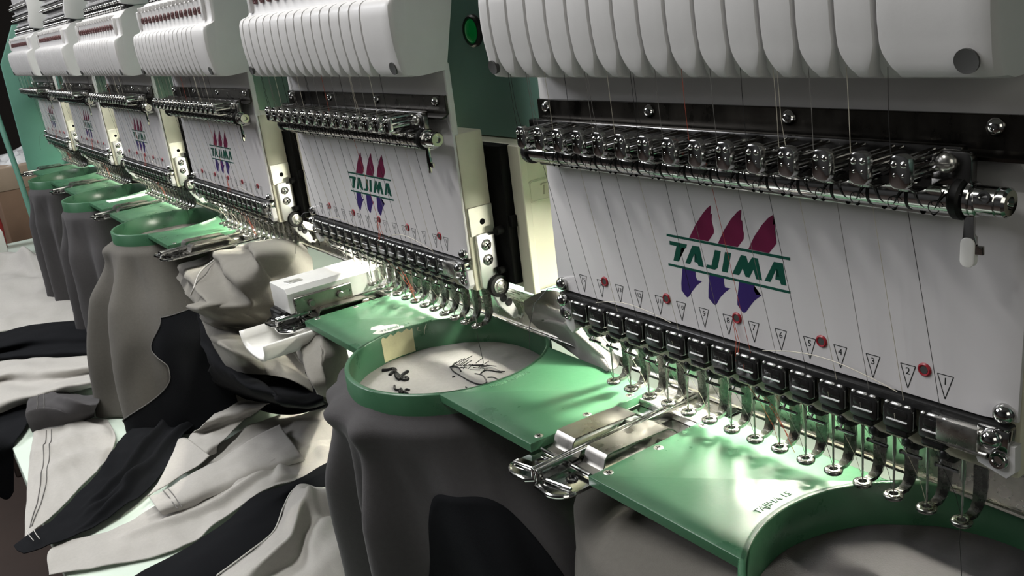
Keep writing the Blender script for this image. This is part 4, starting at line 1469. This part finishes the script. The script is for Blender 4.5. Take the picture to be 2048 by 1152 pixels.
# ------------------------------------------------------------------ aluminium block and tray on the bare bracket
al = thing('border_clamp', 'bright aluminium clamp block with black end on the bare bracket', 'clamp')
b = B()
prism(b, [(-462, -82), (-428, -82), (-424, -86), (-424, -103), (-462, -103)], (0, 20, 0), (1, 0, 0), (0, 0, 1), 82, c=0.8)
box(b, -462, -421, 20, 48, -96, -84, 0.8)
obj('block', b, M['satin'], al)
b = B()
box(b, -461, -432, -64, -42, -120, -102.6, 1.2, 2)
box(b, -463, -440, -66, -52, -117, -104, 1.0)
box(b, -452, -436, -68, -62, -113, -106, 1.0)
obj('black_end', b, M['rubber'], al)
b = B()
box(b, -425, -421, -58, -6, -104, -90, 0.6)
for y in (-44, -18):
    cyl(b, (-421, y, -97), (-417.5, y, -97), 3.0, 12, ch=0.6)
obj('side_plate', b, M['clip'], al)
b = B()
for y in (-50, -44):
    cyl(b, (-445, y, -82.2), (-445, y, -81), 1.6, 12)
box(b, -449, -440, -54, -40, -82.2, -81.4, 0.3)
obj('slot_cover', b, M['alu'], al)

tr = thing('plastic_tray', 'white curved plastic tray hanging below the bare bracket', 'tray')
rows = []
for t in range(13):
    a = t / 12
    y = -98 + 58 * a
    w = 1.0
    rows.append([Vector((-452, y, -113)), Vector((-450, y, -120)), Vector((-444, y, -125.5)), Vector((-430, y, -127)), Vector((-414, y, -127)), Vector((-404, y, -125)), Vector((-399, y, -120)), Vector((-397, y - 1, -112))])
b = B()
grid(b, rows)
trm = obj('tray_shell', b, M['whitepl'], tr, angle=60)
solid(trm, 2.6)
b = B()
box(b, -440, -410, -58, -40, -128, -113, 1)
obj('hanger', b, M['whitepl'], tr)

# ------------------------------------------------------------------ far background
def carton(name, label, x0, x1, y0, y1, z0, z1, m, flap=True):
    t = thing(name, label, 'box', None)
    b2 = B()
    box(b2, x0, x1, y0, y1, z0, z1, 4, 2)
    obj('carton', b2, m, t)
    if flap:
        b2 = B()
        box(b2, x0 - 2, x1 + 3, y0 - 3, y1, z1 - 60, z1 + 4, 3, 2)
        obj('lid', b2, M['cardlight'] if m is M['card'] else m, t)
    return t


carton('cardboard_box', 'brown cardboard box standing behind the green pole', -3000, -2640, -70, 260, -470, -172, M['card'])
carton('cardboard_box', 'tall brown cardboard box under the other cardboard box at the left edge', -3050, -2640, -120, 240, -900, -474, M['card'])
carton('storage_box', 'white box with a torn pale lid at the left edge', -2310, -2180, -250, -118, TZ + 1, -264, M['paper'], False)
b = B()
rows = []
for j in range(15):
    rows.append([Vector((-2960 + i * 18, -40 + j * 16, -170 + 34 * math.sin(PI * i / 16) * math.sin(PI * j / 14) + 16 * noise.noise(Vector((i * .5, j * .5, 2.2))))) for i in range(17)])
grid(b, rows)
tag(solid(obj('plastic_bag', b, M['foil'], None, angle=25), 2), 'crumpled clear plastic bag lying on the cardboard box', 'bag')
b = B()
lathe(b, (-2430, -122, TZ + 1), (0.02, 0.02, 1), [(0, 0), (24, 2), (26, 60), (20, 120), (14, 168), (6, 182), (0, 184)], 18)
tag(obj('red_bag', b, M['redcloth'], None), 'small red bag at the left edge in front of the cardboard boxes', 'bag')
gp = thing('green_pole', 'thin light green pole at the left edge beside the end panel', 'pole')
b = B()
tube(b, [Vector((-2160, -64, 60)), Vector((-2149, -62, -10)), Vector((-2093, -60, -146)), Vector((-2070, -58, -260))], 6, 10)
obj('pole', b, M['teal_light'], gp)
b = B()
dome(b, (-2146, -70, -4), (0.6, -1, 0), 5, 4, 12, 2)
obj('pole_knob', b, M['chrome'], gp)
